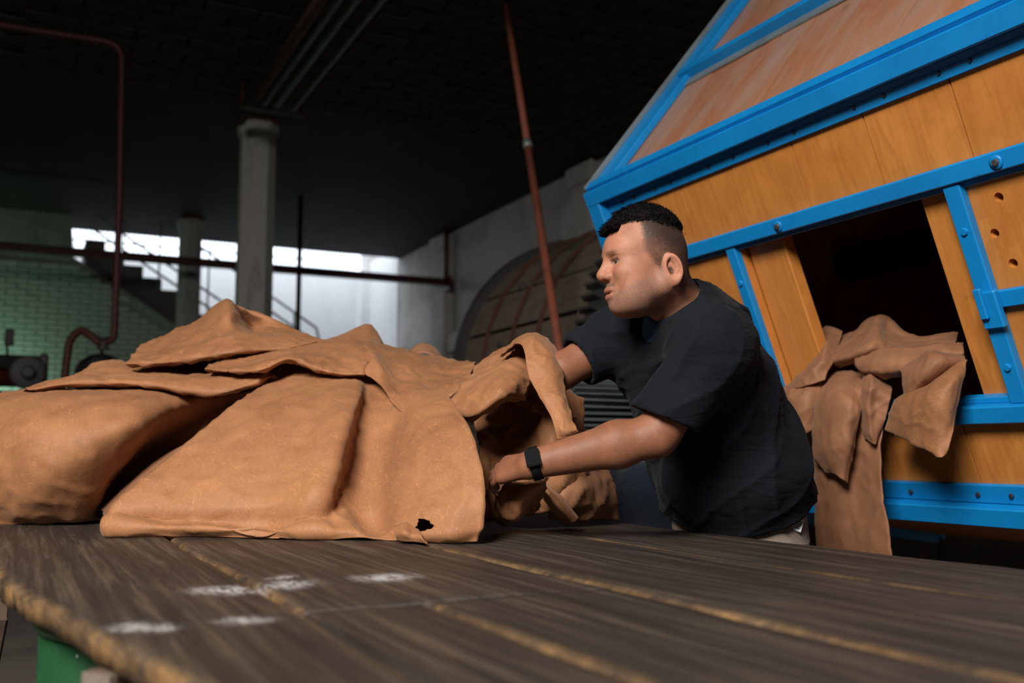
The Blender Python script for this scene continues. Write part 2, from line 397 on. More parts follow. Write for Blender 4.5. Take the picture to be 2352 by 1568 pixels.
# ---------------------------------------------------------------- staircase
st = empty('staircase', (2.5, 15.5, 0), 'dark concrete staircase descending in front of the bright white courtyard wall', 'staircase')
sx = [0.752 + 0.2606*i for i in range(16)]; sz = [4.079 - 0.1633*i for i in range(16)]
for i in range(15):
    x0, x1, z1 = sx[i], sx[i+1], sz[i]
    b0 = min(sof(x0), z1-.2); b1 = min(sof(x1), z1-.2)
    bm = hexa([(x0,15.05,b0),(x1,15.05,b1),(x1,16.0,b1),(x0,16.0,b0),(x0,15.05,z1),(x1,15.05,z1),(x1,16.0,z1),(x0,16.0,z1)])
    bm_obj('step', bm, M['concrete'], st)
box('landing', (sx[15], 15.05, sz[15]-.45), (5.78, 16.0, sz[15]-.1), M['concrete'], st)
box('landing_pier', (sx[15]+.05, 15.1, 0), (sx[15]+.35, 15.95, sz[15]-.45), M['concrete'], st)
hr = empty('stair_handrail', (3.4, 15.05, 2.4), 'thin grey metal handrail sloping down beside the stairs', 'handrail')
def rz(x, off): return 4.16 - (x-0.752)*0.6266 + off
for off, x0, x1 in ((0.93, 0.9, 4.10), (0.70, 3.37, 4.0), (0.12, 0.8, 4.5), (-0.02+0.36, 0.8, 3.0)):
    tube('rail', [(x0, 15.04, rz(x0, off)), (x1, 15.04, rz(x1, off))], 0.018, M['rail'], hr, 8)
for x in (1.25, 1.75, 2.45, 3.37, 3.75): tube('post', [(x, 15.04, rz(x, -.12)), (x, 15.04, rz(x, 0.93))], 0.014, M['rail'], hr, 8)
tube('post', [(4.10, 15.04, rz(4.1, .93)), (4.16, 15.04, 2.75), (4.16, 15.04, 1.6)], 0.018, M['rail'], hr, 8)
# railing on top of the courtyard wall
rg = empty('courtyard_railing', (3.0, 17.7, 4.4), 'pale barred railing along the top of the courtyard wall', 'railing')
bar_me = bpy.data.meshes.new('bar'); V, Fs = tube_geo([(0,0,0),(0,0,0.95)], 0.009, 6); bar_me.from_pydata([tuple(v) for v in V], [], Fs); bar_me.materials.append(M['tubegrey'])
for i in range(62): inst('bar', bar_me, (0.3 + i*0.085, 17.98, 4.42), (0,0,0), rg)
for z in (4.62, 5.37): box('rail', (0.2, 17.965, z), (5.6, 17.995, z+.03), M['tubegrey'], rg)

# ---------------------------------------------------------------- columns, beam, pipes
def column(x, y, r, label):
    c = empty('octagonal_column', (x, y, 0), label, 'column')
    a0 = math.pi/8
    def ring(rr, z): return [(x+rr*math.cos(a0+k*math.pi/4), y+rr*math.sin(a0+k*math.pi/4), z) for k in range(8)]
    def prism(name, prof, mat):
        V = []; Fs = []
        for rr, z in prof: V += ring(rr, z)
        for i in range(len(prof)-1):
            for k in range(8): Fs.append((i*8+k, i*8+(k+1) % 8, (i+1)*8+(k+1) % 8, (i+1)*8+k))
        Fs.append(tuple(reversed(range(8)))); n = len(prof)-1; Fs.append(tuple(n*8+k for k in range(8)))
        return mesh_obj(name, V, Fs, mat, c)
    prism('shaft', [(r*1.04, 0), (r*.98, CEIL-.2)], M['column'])
    prism('capital', [(r*.98, CEIL-.2), (r*1.12, CEIL-.17), (r*1.15, CEIL-.09), (r*1.1, CEIL-.06)], M['column'])
    box('bearing_plate', (x-r*.9, y-r*.9, CEIL-.06), (x+r*.9, y+r*.9, CEIL-.02), M['darkred'], c)
column(2.03, 9.78, 0.182, 'tall whitewashed octagonal concrete column with a capital, nearest the camera')
column(2.08, 14.4, 0.165, 'smaller dark stained octagonal column standing behind the red crossbeam')
bmr = empty('crossbeam', (1.0, 13.4, 3.57), 'dark red steel crossbeam spanning the hall in front of the stairs', 'beam')
for z0, z1, dy in ((3.52, 3.535, .06), (3.605, 3.62, .06), (3.535, 3.605, .012)):
    box('flange' if dy > .02 else 'web', (-6.9, 13.4-dy, z0), (5.62, 13.4+dy, z1), M['darkred'], bmr)
box('end_plate', (5.60, 13.3, 3.46), (5.64, 13.5, 3.66), M['darkred'], bmr)
tube('hanger', [(5.58, 13.4, 3.62), (5.58, 13.4, CEIL)], 0.025, M['darkred'], bmr, 8)
def single(o, label, cat, group=None): return tag(o, label, cat, group)
single(tube('steel_pole', [(3.19, 12.6, 0), (3.19, 12.6, CEIL)], 0.032, M['darkred'], None, 10), 'thin dark red vertical pole crossing the red beam before the white wall', 'pole')
p_hi = PZ(1160, 0, 4.4); p_lo = PD(1280, 770, 5.5); dlt = p_hi-p_lo; p_fl = p_lo - dlt*(p_lo[2]/dlt[2]); 
lp = empty('leaning_pipe', tuple(p_fl), 'long rusty red pipe leaning from the floor up to the ceiling', 'pipe')
tube('pipe_section', [p_fl, p_lo+dlt*.50], 0.026, M['rust'], lp); tube('pipe_section', [p_lo+dlt*.50, p_hi-dlt*.02], 0.0235, M['rust'], lp)
tube('pipe_coupling', [p_lo+dlt*.49, p_lo+dlt*.51], 0.031, M['tubegrey'], lp)
# ceiling conduits running over the columns
cg = 'conduits under the ceiling above the columns'
for k, (x, r, mt, lb) in enumerate(((1.74, .045, 'hoop', 'rust red service pipe under the ceiling, leading to the tall column'),
                                    (1.85, .028, 'conduit', 'grey conduit next to the rust red ceiling pipe'),
                                    (1.96, .030, 'conduit', 'middle grey conduit of the three under the ceiling'),
                                    (2.12, .026, 'conduit', 'grey conduit farthest from the rust red ceiling pipe'))):
    z = 4.2
    o = tube('ceiling_conduit', [(x, 2.0, z), (x, 8.72, z)] if k else [(x-.03, 2.0, z), (x+.02, 9.3, z)], r, M[mt], None, 10); single(o, lb, 'pipe', cg)
ch = empty('conduit_hanger', (1.95, 8.7, 4.2), 'dark red bracket carrying the conduits above the tall column', 'bracket')
box('bracket_bar', (1.64, 8.68, 4.10), (2.22, 8.76, 4.14), M['ceiling'], ch)
for x in (1.66, 2.2): tube('bracket_rod', [(x, 8.72, 4.15), (x, 8.72, CEIL)], .012, M['darkred'], ch, 8)
# left pipe with swan neck
pl = [PD(-260, 30, 7.5), PD(215, 92, 7.5), PD(287, 105, 7.5), PD(289, 160, 7.5), PD(263, 700, 7.5), PD(261, 778, 7.5)]
z_run = 4.28
run = [np.array([-2.4, 8.2, z_run]), np.array([0.60, 8.08, z_run]), np.array([0.63, 8.065, 3.0]), np.array([0.632, 8.065, 1.93]), PD(228, 790, 7.5)]
lpz = empty('drop_pipe', (0.63, 8.07, 1.9), 'dark red water pipe dropping from the ceiling to a valve before the green wall', 'pipe')
tube('pipe_run', bend(run, .14), 0.026, M['darkred'], lpz)
tube('swan_neck', bend([PD(232, 792, 7.5), PD(215, 775, 7.5), PD(185, 755, 7.5), PD(160, 780, 7.5), PD(150, 850, 7.5), PD(148, 900, 7.5)], .12, 6), 0.03, M['darkred'], lpz)
vp = PD(238, 788, 7.5); lathe('valve', [(-.05,.02),(-.05,.045),(-.03,.045),(-.02,.03),(.03,.03),(.03,.05),(.05,.05),(.05,.01)], vp, (0,0,1), M['iron'], lpz, 12)

# ---------------------------------------------------------------- background machines
# tank with a dome below the swan neck
tk = empty('domed_tank', tuple(PD(232, 850, 8.1)*np.array([1,1,0])), 'dark domed tank standing under the valve of the drop pipe', 'tank')
tc = PD(232, 850, 8.1); top = PD(232, 812, 8.1)[2]
lathe('tank_shell', [(0,.18),(0,.2),(top-.13,.2),(top-.07,.17),(top-.02,.1),(top,.03)], (tc[0], tc[1], 0), (0,0,1), M['iron'], tk, 24)
tube('stem', [(tc[0], tc[1], top-.02), (tc[0], tc[1], top+.06)], .015, M['iron'], tk, 8)
mc = empty('splitting_machine', (-0.75, 10.4, 0), 'dark iron machine with rollers in front of the green lit wall', 'machine')
mt = PD(60, 832, 9.5)[2]
box('machine_body', (-1.9, 9.7, 0.12), (0.25, 10.7, mt-.32), M['iron'], mc, .03)
box('machine_base', (-2.0, 9.6, 0), (0.35, 10.8, .12), M['iron'], mc, .01)
for k, z in enumerate((mt-.20, mt-.06)): tube('roller', [(-1.85, 9.85+k*.2, z), (0.15, 9.85+k*.2, z)], .085, M['darkred'] if k == 0 else M['iron'], mc, 18)
for x in (-1.9, 0.15): box('side_frame', (x, 9.75, mt-.34), (x+.08, 10.35, mt+.02), M['iron'], mc, .02)
fw = PD(62, 868, 9.3)
lathe('flywheel', [(-.04,.02),(-.04,.13),(-.03,.15),(.03,.15),(.04,.13),(.04,.02)], (fw[0], 9.62, fw[2]), (0,1,0), M['iron'], mc, 28)
lathe('flywheel_hub', [(-.10,.03),(-.10,.06),(.06,.06),(.06,.03)], (fw[0], 9.62, fw[2]), (0,1,0), M['iron'], mc, 16)
pa = PD(18, 835, 9.4); pb = PD(16, 795, 9.4); pc = PD(20, 775, 9.4)
tube('lever', [pa, pb, pc], .014, M['iron'], mc, 8)
box('lever_block', (pc[0]-.035, pc[1]-.04, pc[2]-.08), (pc[0]+.045, pc[1]+.04, pc[2]+.08), M['iron'], mc, .012)

# old round stave drum by the right wall
rd = empty('stave_drum', (4.35, 6.25, 0), 'old round wooden drum with grey staves and rusty hoops against the wall', 'drum')
DX, DZ, DR = 4.35, 1.65, 1.2; Y0, Y1 = 5.35, 7.25
nst = 22
for k in range(nst):
    a0 = 2*math.pi*k/nst + .012; a1 = 2*math.pi*(k+1)/nst - .012
    P = []
    for yy in (Y0, Y1):
        for (a, r) in ((a0, DR-.05), (a1, DR-.05), (a1, DR+rng.uniform(-.004,.006)), (a0, DR)): P.append((DX+r*math.cos(a), yy, DZ+r*math.sin(a)))
    bm = hexa(P); bm_obj('stave', bm, M['oldwood'], rd)
def ring_geo(c, r0, r1, y0, y1, n=72):
    V = []; Fs = []
    for k in range(n):
        a = 2*math.pi*k/n
        for (r, y) in ((r0,y0),(r1,y0),(r1,y1),(r0,y1)): V.append((c[0]+r*math.cos(a), y, c[1]+r*math.sin(a)))
    for k in range(n):
        b = 4*k; d = 4*((k+1) % n)
        for j in range(4): Fs.append((b+j, b+(j+1) % 4, d+(j+1) % 4, d+j))
    return V, Fs
for y in (5.95, 6.35, 6.8): V, Fs = ring_geo((DX,DZ), DR+.004, DR+.024, y-.014, y+.014); mesh_obj('hoop', V, Fs, M['hoop'], rd)
V, Fs = ring_geo((DX,DZ), DR-.04, DR+.055, Y1-.05, Y1+.06); mesh_obj('end_rim', V, Fs, M['iron'], rd)
V, Fs = ring_geo((DX,DZ), DR-.04, DR+.03, Y0-.02, Y0+.06); mesh_obj('end_rim', V, Fs, M['oldwood'], rd)
V, Fs = ring_geo((DX,DZ), DR-.10, DR+.02, Y0-.20, Y0-.021); mesh_obj('gear_ring', V, Fs, M['iron'], rd)
th_me = bpy.data.meshes.new('gear_tooth')
bm = hexa([(-.005,-.085,-.017),(.06,-.085,-.011),(.06,.085,-.011),(-.005,.085,-.017),(-.005,-.085,.017),(.06,-.085,.011),(.06,.085,.011),(-.005,.085,.017)])
bm.to_mesh(th_me); bm.free(); th_me.materials.append(M['iron'])
nth = 96
for k in range(nth):
    a = 2*math.pi*k/nth
    if math.cos(a) > 0.25: continue
    inst('gear_tooth', th_me, (DX+(DR+.02)*math.cos(a), Y0-.11, DZ+(DR+.02)*math.sin(a)), (0, -a, 0), rd)
for yy in (Y0+.012, Y1-.03): lathe('drum_end', [(-.01,.05),(-.01,DR-.045),(.01,DR-.045),(.01,.05)], (DX, yy, DZ), (0,1,0), M['oldwood'], rd, 40, False)
tube('axle', [(DX, Y0-.5, DZ), (DX, Y1+.5, DZ)], .09, M['iron'], rd, 16)
for yy in (Y0-.42, Y1+.42):
    box('bearing_stand', (DX-.22, yy-.1, 0), (DX+.22, yy+.1, DZ-.1), M['concrete'], rd, .02); box('bearing', (DX-.14, yy-.09, DZ-.1), (DX+.14, yy+.09, DZ+.13), M['iron'], rd, .02)
bolt_me = bpy.data.meshes.new('bolt')
bm = bmesh.new(); bmesh.ops.create_cone(bm, cap_ends=True, segments=8, radius1=1.0, radius2=0.72, depth=0.9)
bm.to_mesh(bolt_me); bm.free(); bolt_me.materials.append(M['iron'])
for y in (6.1, 6.55):
    for a in (2.55, 2.95, 3.2): inst('bolt', bolt_me, (DX+(DR+.012)*math.cos(a), y, DZ+(DR+.012)*math.sin(a)), (0, -a+math.pi/2, 0), rd, (.028,.028,.028))
# geared motor on a stand behind the worker
mx, my, mz = 2.16, 3.56, 1.275
mo = empty('electric_motor', (mx, my, 0), 'dark ribbed electric motor on a stand behind the worker', 'motor')
tube('motor_barrel', [(mx-.18, my, mz), (mx+.20, my, mz)], .095, M['iron'], mo, 28)
fin_me = bpy.data.meshes.new('cooling_fin'); bm = hexa([(-.15,-.004,.09),(.15,-.004,.09),(.15,.004,.09),(-.15,.004,.09),(-.15,-.003,.125),(.15,-.003,.125),(.15,.003,.125),(-.15,.003,.125)]); bm.to_mesh(fin_me); bm.free(); fin_me.materials.append(M['conduit'])
for k in range(28): inst('cooling_fin', fin_me, (mx, my, mz), (2*math.pi*k/28, 0, 0), mo)
lathe('fan_cowl', [(0,.03),(0,.11),(.02,.125),(.09,.13),(.09,.09)], (mx+.20, my, mz), (1,0,0), M['iron'], mo, 24)
lathe('end_shield', [(0,.09),(0,.125),(-.03,.125),(-.06,.07),(-.11,.03),(-.11,.01)], (mx-.18, my, mz), (1,0,0), M['iron'], mo, 24)
box('motor_foot', (mx-.17, my-.12, mz-.17), (mx+.18, my+.12, mz-.11), M['iron'], mo, .008)
box('motor_stand', (mx-.24, my-.16, 0), (mx+.3, my+.16, mz-.17), M['concrete'], mo, .02)
# paint-stained blue bin behind the worktable
bx, by = 1.97, 2.92
bn = empty('blue_bin', (bx, by, 0), 'dark blue metal bin splashed with yellow paint behind the worktable', 'bin')
lathe('bin_shell', [(0,.22),(0,.27),(.3,.285),(.32,.295),(.34,.285),(.7,.29),(.72,.30),(.74,.29),(1.03,.29),(1.06,.305),(1.09,.30),(1.07,.285),(1.0,.27)], (bx, by, 0), (0,0,1), M['navy_metal'], bn, 36)
# ---------------------------------------------------------------- blue and orange hexagonal tumbling drum
TA = math.radians(21.7); TB = math.radians(38.3); HV = np.array([2.0, 0, 2.108]); HL = 1.29; YN, YF = 1.03, 3.285
dA = np.array([math.sin(TA), 0, -math.cos(TA)]); nA = np.array([-math.cos(TA), 0, -math.sin(TA)])
dB = np.array([math.sin(TB), 0, math.cos(TB)]); nB = np.array([-math.cos(TB), 0, math.sin(TB)])
hc = HV + dA*HL/2 - nA*HL*math.sqrt(3)/2
td = empty('tumbling_drum', (hc[0], (YN+YF)/2, 0), 'large hexagonal wooden drum with bright blue steel frame and open hatch', 'drum')
def fpt(face, y, t, n):
    d, nn = (dA, nA) if face == 'A' else (dB, nB)
    return HV + d*t + nn*n + np.array([0, y, 0])
def fbox(name, face, y0, y1, t0, t1, n0, n1, mat, bv=0.004, parent=td):
    P = [fpt(face, y, t, n) for n in (n0, n1) for (y, t) in ((y0,t0),(y1,t0),(y1,t1),(y0,t1))]
    return bm_obj(name, bevel(hexa(P), bv), mat, parent)
OR, BL = M['orange'], M['blue']
# boards of the front face, upper band
js = [3.255, 3.05, 2.767, 2.49, 2.212, 1.93, 1.645, 1.36, 1.06]
for a, b in zip(js[:-1], js[1:]): fbox('board', 'A', b+.0022, a-.0022, .05, .345, -.035, rng.uniform(-.001, .001), OR, .0005)
# lower panel of the front face, single long boards
for a, b in zip(js[:-1], js[1:]): fbox('board', 'A', b+.0022, a-.0022, .945, 1.25, -.035, rng.uniform(-.001, .001), OR, .0005)
# panel left of the hatch
for a, b in ((3.255,3.02),(3.02,2.80),(2.80,2.575)): fbox('board', 'A', b+.0022, a-.0022, .347, .943, -.035, rng.uniform(-.001,.001), OR, .0005)
# hatch jamb boards, set back behind the posts
fbox('jamb_board', 'A', 2.405, 2.572, .349, .945, -.075, -.03, OR, .003)
fbox('jamb_board', 'A', 1.742, 1.848, .349, .945, -.06, -.018, OR, .003)
# perforated board right of the hatch
def holed_board(y0, y1, t0, t1, hy, ht, r, n0, n1):
    m = 24; V = []; Fs = []
    for nn in (n1, n0):
        for k in range(m):
            a = 2*math.pi*(k+.5)/m; c, s = math.cos(a), math.sin(a); V.append(fpt('A', hy+r*c, ht+r*s, nn))
        for k in range(m):
            a = 2*math.pi*(k+.5)/m; c, s = math.cos(a), math.sin(a)
            ex = (y1-hy)/c if c > 0 else (y0-hy)/c; et = (t1-ht)/s if s > 0 else (t0-ht)/s; e = min(abs(ex), abs(et)); V.append(fpt('A', hy+e*c, ht+e*s, nn))
        for (yy, tt) in ((y0,t0),(y1,t0),(y1,t1),(y0,t1)): V.append(fpt('A', yy, tt, nn))
    S = 2*m+4
    def side(b, flip):
        for k in range(m):
            j = (k+1) % m; pts = [b+k, b+j, b+m+j, b+m+k]
            # insert corner when the two outer points lie on different sides
            A_, B_ = V[b+m+k], V[b+m+j]; cs = None
            for ci in range(4):
                cpt = V[b+2*m+ci]; a0 = 2*math.pi*(k+.5)/m; a1 = 2*math.pi*(k+1.5)/m
                yy = (y0,y1,y1,y0)[ci]; tt = (t0,t0,t1,t1)[ci]; ac = math.atan2(tt-ht, yy-hy) % (2*math.pi)
                if a0 < ac < a1 or a0 < ac+2*math.pi < a1: cs = b+2*m+ci
            f = [b+k, b+j, b+m+j] + ([cs] if cs is not None else []) + [b+m+k]
            Fs.append(tuple(reversed(f)) if flip else tuple(f))
    side(0, False); side(S, True)
    for k in range(m): j = (k+1) % m; Fs.append((k, k+S, j+S, j))
    c0 = 2*m
    for ci in range(4): cj = (ci+1) % 4; Fs.append((c0+ci, c0+cj, c0+cj+S, c0+ci+S))
    o = mesh_obj('perforated_board', V, Fs, OR, td)
    bm = bmesh.new(); bm.from_mesh(o.data); bmesh.ops.recalc_face_normals(bm, faces=bm.faces); bm.to_mesh(o.data); bm.free()
for (hy, ht, t0, t1) in ((1.612,.414,.349,.457), (1.653,.50,.457,.542), (1.629,.584,.542,.645)):
    for sh in (0, -.13, -.26, -.39):
        holed_board(1.575+sh, 1.70+sh-.0 if sh == 0 else 1.705+sh, t0, t1, hy+sh, ht, .0125, -.035, 0)
fbox('board', 'A', 1.06, 1.70, .645, .943, -.035, 0, OR, .002)
# upper face boards
ju = [3.255, 2.98, 2.655, 2.40, 2.172, 1.86, 1.56, 1.28, 1.06]
for a, b in zip(ju[:-1], ju[1:]):
    fbox('top_board', 'B', b+.0022, a-.0022, .01, .60, -.035, rng.uniform(-.0015,.0015), M['topboard'], .0005)
    fbox('top_board', 'B', b+.0022, a-.0022, .60, 1.28, -.035, rng.uniform(-.0015,.0015), M['topboard'], .0005)
# blue steel frame
fbox('corner_beam', 'A', YN, YF, -.012, .047, .004, .052, BL, .004)
fbox('corner_flange', 'B', YN, YF, -.02, .022, .002, .045, BL, .004)
fbox('bolted_strip', 'A', YN, 3.21, .066, .096, .001, .014, BL, .002)
fbox('inner_strip', 'A', YN, 3.21, .047, .068, .001, .006, BL, .001)
fbox('end_beam', 'A', 3.205, YF, -.012, 1.285, .001, .05, BL, .004)
fbox('end_beam', 'B', 3.15, YF, -.02, 1.27, .001, .03, BL, .004)
fbox('end_lip', 'B', YF-.012, YF, -.02, 1.27, .03, .05, M['tubegrey'], .002)
fbox('cross_beam', 'A', YN, 3.205, .300, .350, .001, .034, BL, .004)
fbox('cross_lip', 'A', YN, 3.205, .352, .366, -.012, .012, BL, .002)
fbox('hatch_post', 'A', 2.573, 2.617, .352, .945, .0, .026, BL, .003)
fbox('hatch_post', 'A', 1.690, 1.740, .352, .945, .0, .026, BL, .003)
fbox('hatch_rail', 'A', 1.05, 1.690, .643, .688, .0, .022, BL, .003)
fbox('hatch_rail', 'A', 2.617, 3.205, .640, .682, .0, .022, BL, .003)
fbox('sill_beam', 'A', YN, 3.205, .945, .995, .001, .040, BL, .004)
fbox('sill_lip', 'A', YN, 3.205, .928, .945, -.02, .012, BL, .002)
fbox('bottom_strip', 'A', YN, 3.205, 1.182, 1.236, .001, .018, BL, .002)
fbox('bottom_beam', 'A', YN, YF, 1.238, 1.295, .001, .05, BL, .004)
fbox('top_rib', 'B', YN, 3.20, .622, .660, .001, .050, BL, .003)
fbox('top_rib_flange', 'B', YN, 3.20, .575, .625, .001, .010, M['tubegrey'], .002)
# latches
for (y0, y1, t0, t1) in ((1.672,1.752,.635,.735), (2.60,2.69,.617,.712)):
    lt = fbox('latch_plate', 'A', y0, y1-.02, t0, t1, .026, .046, BL, .004)
    fbox('latch_pin', 'A', (y0+y1)/2-.01, (y0+y1)/2+.012, t0-.012, t1-.03, .046, .058, BL, .003, lt)
# bolts
rotA = (0, -(math.pi/2+TA)+math.pi, 0)
def fbolt(y, t, n, r, mat=None):
    o = inst('bolt', bolt_me2 if mat is None else mat, tuple(fpt('A', y, t, n)), (0, math.atan2(nA[0], nA[2]), 0), td, (r, r, r*.8))
    return o
def make_bolt(m):
    me = bolt_me.copy(); me.materials.clear(); me.materials.append(m); return me
bolt_me2 = make_bolt(M['navy_metal']); bolt_st = make_bolt(M['steel']); bolt_bl = make_bolt(M['blue'])
y = 3.12
ys = [3.10, 3.02, 2.885, 2.79, 2.575, 2.45, 2.285, 2.17, 1.935, 1.83, 1.655, 1.565, 1.40, 1.30, 1.15]
for y in ys: fbolt(y, .074, .016, .007)
for y in ys: fbolt(y, 1.21, .022, .008)
for y in (2.335, 1.565, 3.10): fbolt(y, .326, .04, .011, bolt_st); lathe('washer', [(0,.010),(0,.018),(.004,.018),(.004,.010)], fpt('A', y, .326, .034), nA, M['blue'], td, 16)
for t in (.475, .845): fbolt(1.714, t, .028, .012, bolt_bl)
for t in (.475, .845): fbolt(2.595, t, .028, .012, bolt_bl)
# the other four faces and the two ends
angs = []
V1w = HV - hc; a1 = math.atan2(V1w[2], V1w[0])
pts6 = [hc + HL*np.array([math.cos(a1+k*math.pi/3), 0, math.sin(a1+k*math.pi/3)]) for k in range(6)]
# pts6[0]=V1 ; going one way gives the bottom vertex, other way the top
bot = HV + dA*HL
if np.linalg.norm(pts6[1]-bot) > .2: pts6 = [pts6[0]] + pts6[:0:-1]
for i in range(1, 5):
    p, q = pts6[i], pts6[i+1]; mid = (p+q)/2; nrm = (mid-hc); nrm /= np.linalg.norm(nrm)
    n_b = 8
    for k in range(n_b):
        y0 = YN+.03+(YF-YN-.06)*k/n_b; y1 = YN+.03+(YF-YN-.06)*(k+1)/n_b
        P = []
        for off in (-.035, 0):
            for (yy, pp) in ((y0,p),(y1,p),(y1,q),(y0,q)):
                c = pp + nrm*off; P.append((c[0], yy, c[2]))
        bm_obj('shell_board', hexa(P), OR, td)
    e = (q-p)/HL
    for (yy0, yy1) in ((YN, YN+.08), (YF-.08, YF)):
        P = [tuple((pp+nrm*o_)[j] if j != 1 else yy for j in range(3)) for o_ in (.001, .04) for (yy, pp) in ((yy0,p),(yy1,p),(yy1,q),(yy0,q))]
        bm_obj('end_beam', hexa(P), BL, td)
for (yy0, yy1) in ((YN+.03, YN+.06), (YF-.06, YF-.03)):
    V = []; 
    for yy in (yy0, yy1): V += [(hc[0]+(p[0]-hc[0])*.965, yy, hc[2]+(p[2]-hc[2])*.965) for p in pts6]
    Fs = [(0,1,2,3,4,5), (11,10,9,8,7,6)] + [(i, i+6, (i+1) % 6+6, (i+1) % 6) for i in range(6)]
    mesh_obj('end_panel', V, Fs, OR, td)
tube('axle', [(hc[0], YN-.45, hc[2]), (hc[0], YF+.45, hc[2])], .08, M['iron'], td, 16)
for yy in (YN-.38, YF+.36): 
    sd = box('axle_stand', (hc[0]-.2, yy-.1, 0), (hc[0]+.2, yy+.1, hc[2]-.08), M['concrete'], td, .02); box('bearing', (hc[0]-.14, yy-.09, hc[2]-.08), (hc[0]+.14, yy+.09, hc[2]+.12), M['iron'], td, .015)

# ---------------------------------------------------------------- worktable
wt = empty('worktable', (0.75, 1.5, 0), 'long worktable of dark weathered planks with worn yellow edges', 'table')
TZ = 0.9
paint_spots = [(PZ(525,1352,TZ), .085, .030), (PZ(665,1345,TZ), .05, .030), (PZ(640,1330,TZ), .03, .012), (PZ(885,1328,TZ), .075, .028), (PZ(560,1425,TZ), .05, .012), (PZ(300,1438,TZ), .04, .014), (PZ(370,1440,TZ), .03, .012)]
def plank(xl, xr, y0, y1, z, th, label, nx=14, ny=130, wl=1.0, wr=1.0, seed=0):
    V = []; wear = []; paint = []; Fs = []
    us = [0, .012, .03, .06] + [(.06 + .88*(i+1)/(nx+1)) for i in range(nx)] + [.94, .97, .988, 1]
    nu = len(us); ys_ = [y0 + (y1-y0)*j/(ny-1) for j in range(ny)]
    for j, yy in enumerate(ys_):
        a, b = xl(yy), xr(yy)
        for i, u in enumerate(us):
            x = a+(b-a)*u; dl = u*(b-a); dr = (1-u)*(b-a); e = min(dl, dr)
            rg_ = .0035*mn.noise((x*6+seed, yy*3, 0)) + .0012*mn.noise((x*40, yy*9, seed))
            drop = .007*max(0, 1-e/.012)**2
            V.append((x, yy, z+rg_-drop))
            wv = max(wl*max(0, 1-dl/.014), wr*max(0, 1-dr/.014)) * (0.75+0.5*mn.noise((x*4, yy*5, seed+3)))
            ee = min(yy-y0, y1-yy); wv = wv if ee > .012 else wv*.3
            wear.append(max(0, min(1, wv)))
            pv = 0
            for (c, rx, ry) in paint_spots:
                dd = (np.array([x, yy])-c[:2]); q = (dd[0]*Rh[0]+dd[1]*Rh[1])/rx*1.0; q2 = (dd[0]*Fh[0]+dd[1]*Fh[1])/(ry*3.0)
                pv = max(pv, 1.1-math.hypot(q*1.25, q2*1.5))
            paint.append(max(0, min(1, pv)))
    top = nu*ny
    for j in range(ny-1):
        for i in range(nu-1): a = j*nu+i; Fs.append((a, a+1, a+nu+1, a+nu))
    # border ring bottom
    bi = {}
    def low(k, out):
        if k not in bi:
            bi[k] = len(V); x, yy, zz = V[k]; V.append((x+out, yy, z-th)); wear.append(0 if yy in (y0, y1) else .9); paint.append(0)
        return bi[k]
    ringL = [j*nu for j in range(ny)]; ringR = [j*nu+nu-1 for j in range(ny)]
    for k in ringL: low(k, .004)
    for k in ringR: low(k, -.004)
    for j in range(ny-1):
        Fs.append((ringL[j], ringL[j+1], bi[ringL[j+1]], bi[ringL[j]])); Fs.append((ringR[j+1], ringR[j], bi[ringR[j]], bi[ringR[j+1]]))
        Fs.append((bi[ringL[j]], bi[ringL[j+1]], bi[ringR[j+1]], bi[ringR[j]]))
    Fs.append(tuple([i for i in range(nu)][::-1]) + (bi[0], bi[nu-1])); t0 = (ny-1)*nu
    Fs.append(tuple(t0+i for i in range(nu)) + (bi[t0+nu-1], bi[t0]))
    o = mesh_obj('plank', V, Fs, M['table'], wt, True)
    for nm, arr in (('wear', wear), ('paint', paint)):
        at = o.data.attributes.new(nm, 'FLOAT', 'POINT'); at.data.foreach_set('value', arr)
    return o
def jag(x, amp, s, seed): return lambda y: x + amp*mn.noise((y*s, seed, 0)) + amp*.4*mn.noise((y*s*4, seed+5, 0))
def lerp_curve(pts):
    ys_ = [p[1] for p in pts]; xs_ = [p[0] for p in pts]
    return lambda y: float(np.interp(y, ys_, xs_)) + .010*mn.noise((y*6, 1, 0)) + .005*mn.noise((y*19, 2, 0)) + .003*mn.noise((y*55, 3, 0))
live = lerp_curve([(0.30,-.4),(0.27,.3),(0.21,.6),(0.155,.88),(0.10,1.18),(0.045,1.48),(-.012,1.76),(-.03,2.2),(-.05,3.0),(-.06,3.8)])
sE = jag(.33, .012, 1.2, 11); sD = jag(.50, .005, 1.5, 12); sC = jag(.79, .004, 1.5, 13); sB = jag(1.185, .004, 1.5, 14); sA = jag(1.535, .008, 1.1, 15)
YT0, YT1, YJ = -.35, 3.75, 1.245
mid1 = lambda y: sE(y) if y > YJ else sD(y)
g_ = .0022
plank(live, lambda y: sE(y)-g_, YT0, YT1, TZ, .036, '', 16, 170, .9, .7, 1)
plank(lambda y: sE(y)+g_, lambda y: sC(y)-g_, YJ+.004, YT1, TZ+.001, .036, '', 14, 110, .7, .9, 2)
plank(lambda y: sE(y)-.0005, lambda y: sD(y)-g_, YT0, YJ-.004, TZ-.001, .036, '', 10, 80, 0, .9, 1)
plank(lambda y: sD(y)+g_, lambda y: sC(y)-g_, YT0, YJ+.0035, TZ, .036, '', 12, 80, .6, .9, 3)
plank(lambda y: sC(y)+g_, lambda y: sB(y)-g_, YT0, YT1, TZ+.002, .036, '', 14, 150, .9, .9, 4)
plank(lambda y: sB(y)+g_, sA, YT0, YT1, TZ-.001, .036, '', 14, 150, .9, .5, 5)
for y in (-.1, 2.2, 3.4): box('bearer', (0.12, y-.04, .775), (1.46, y+.04, .858), M['darkwood'], wt, .004)
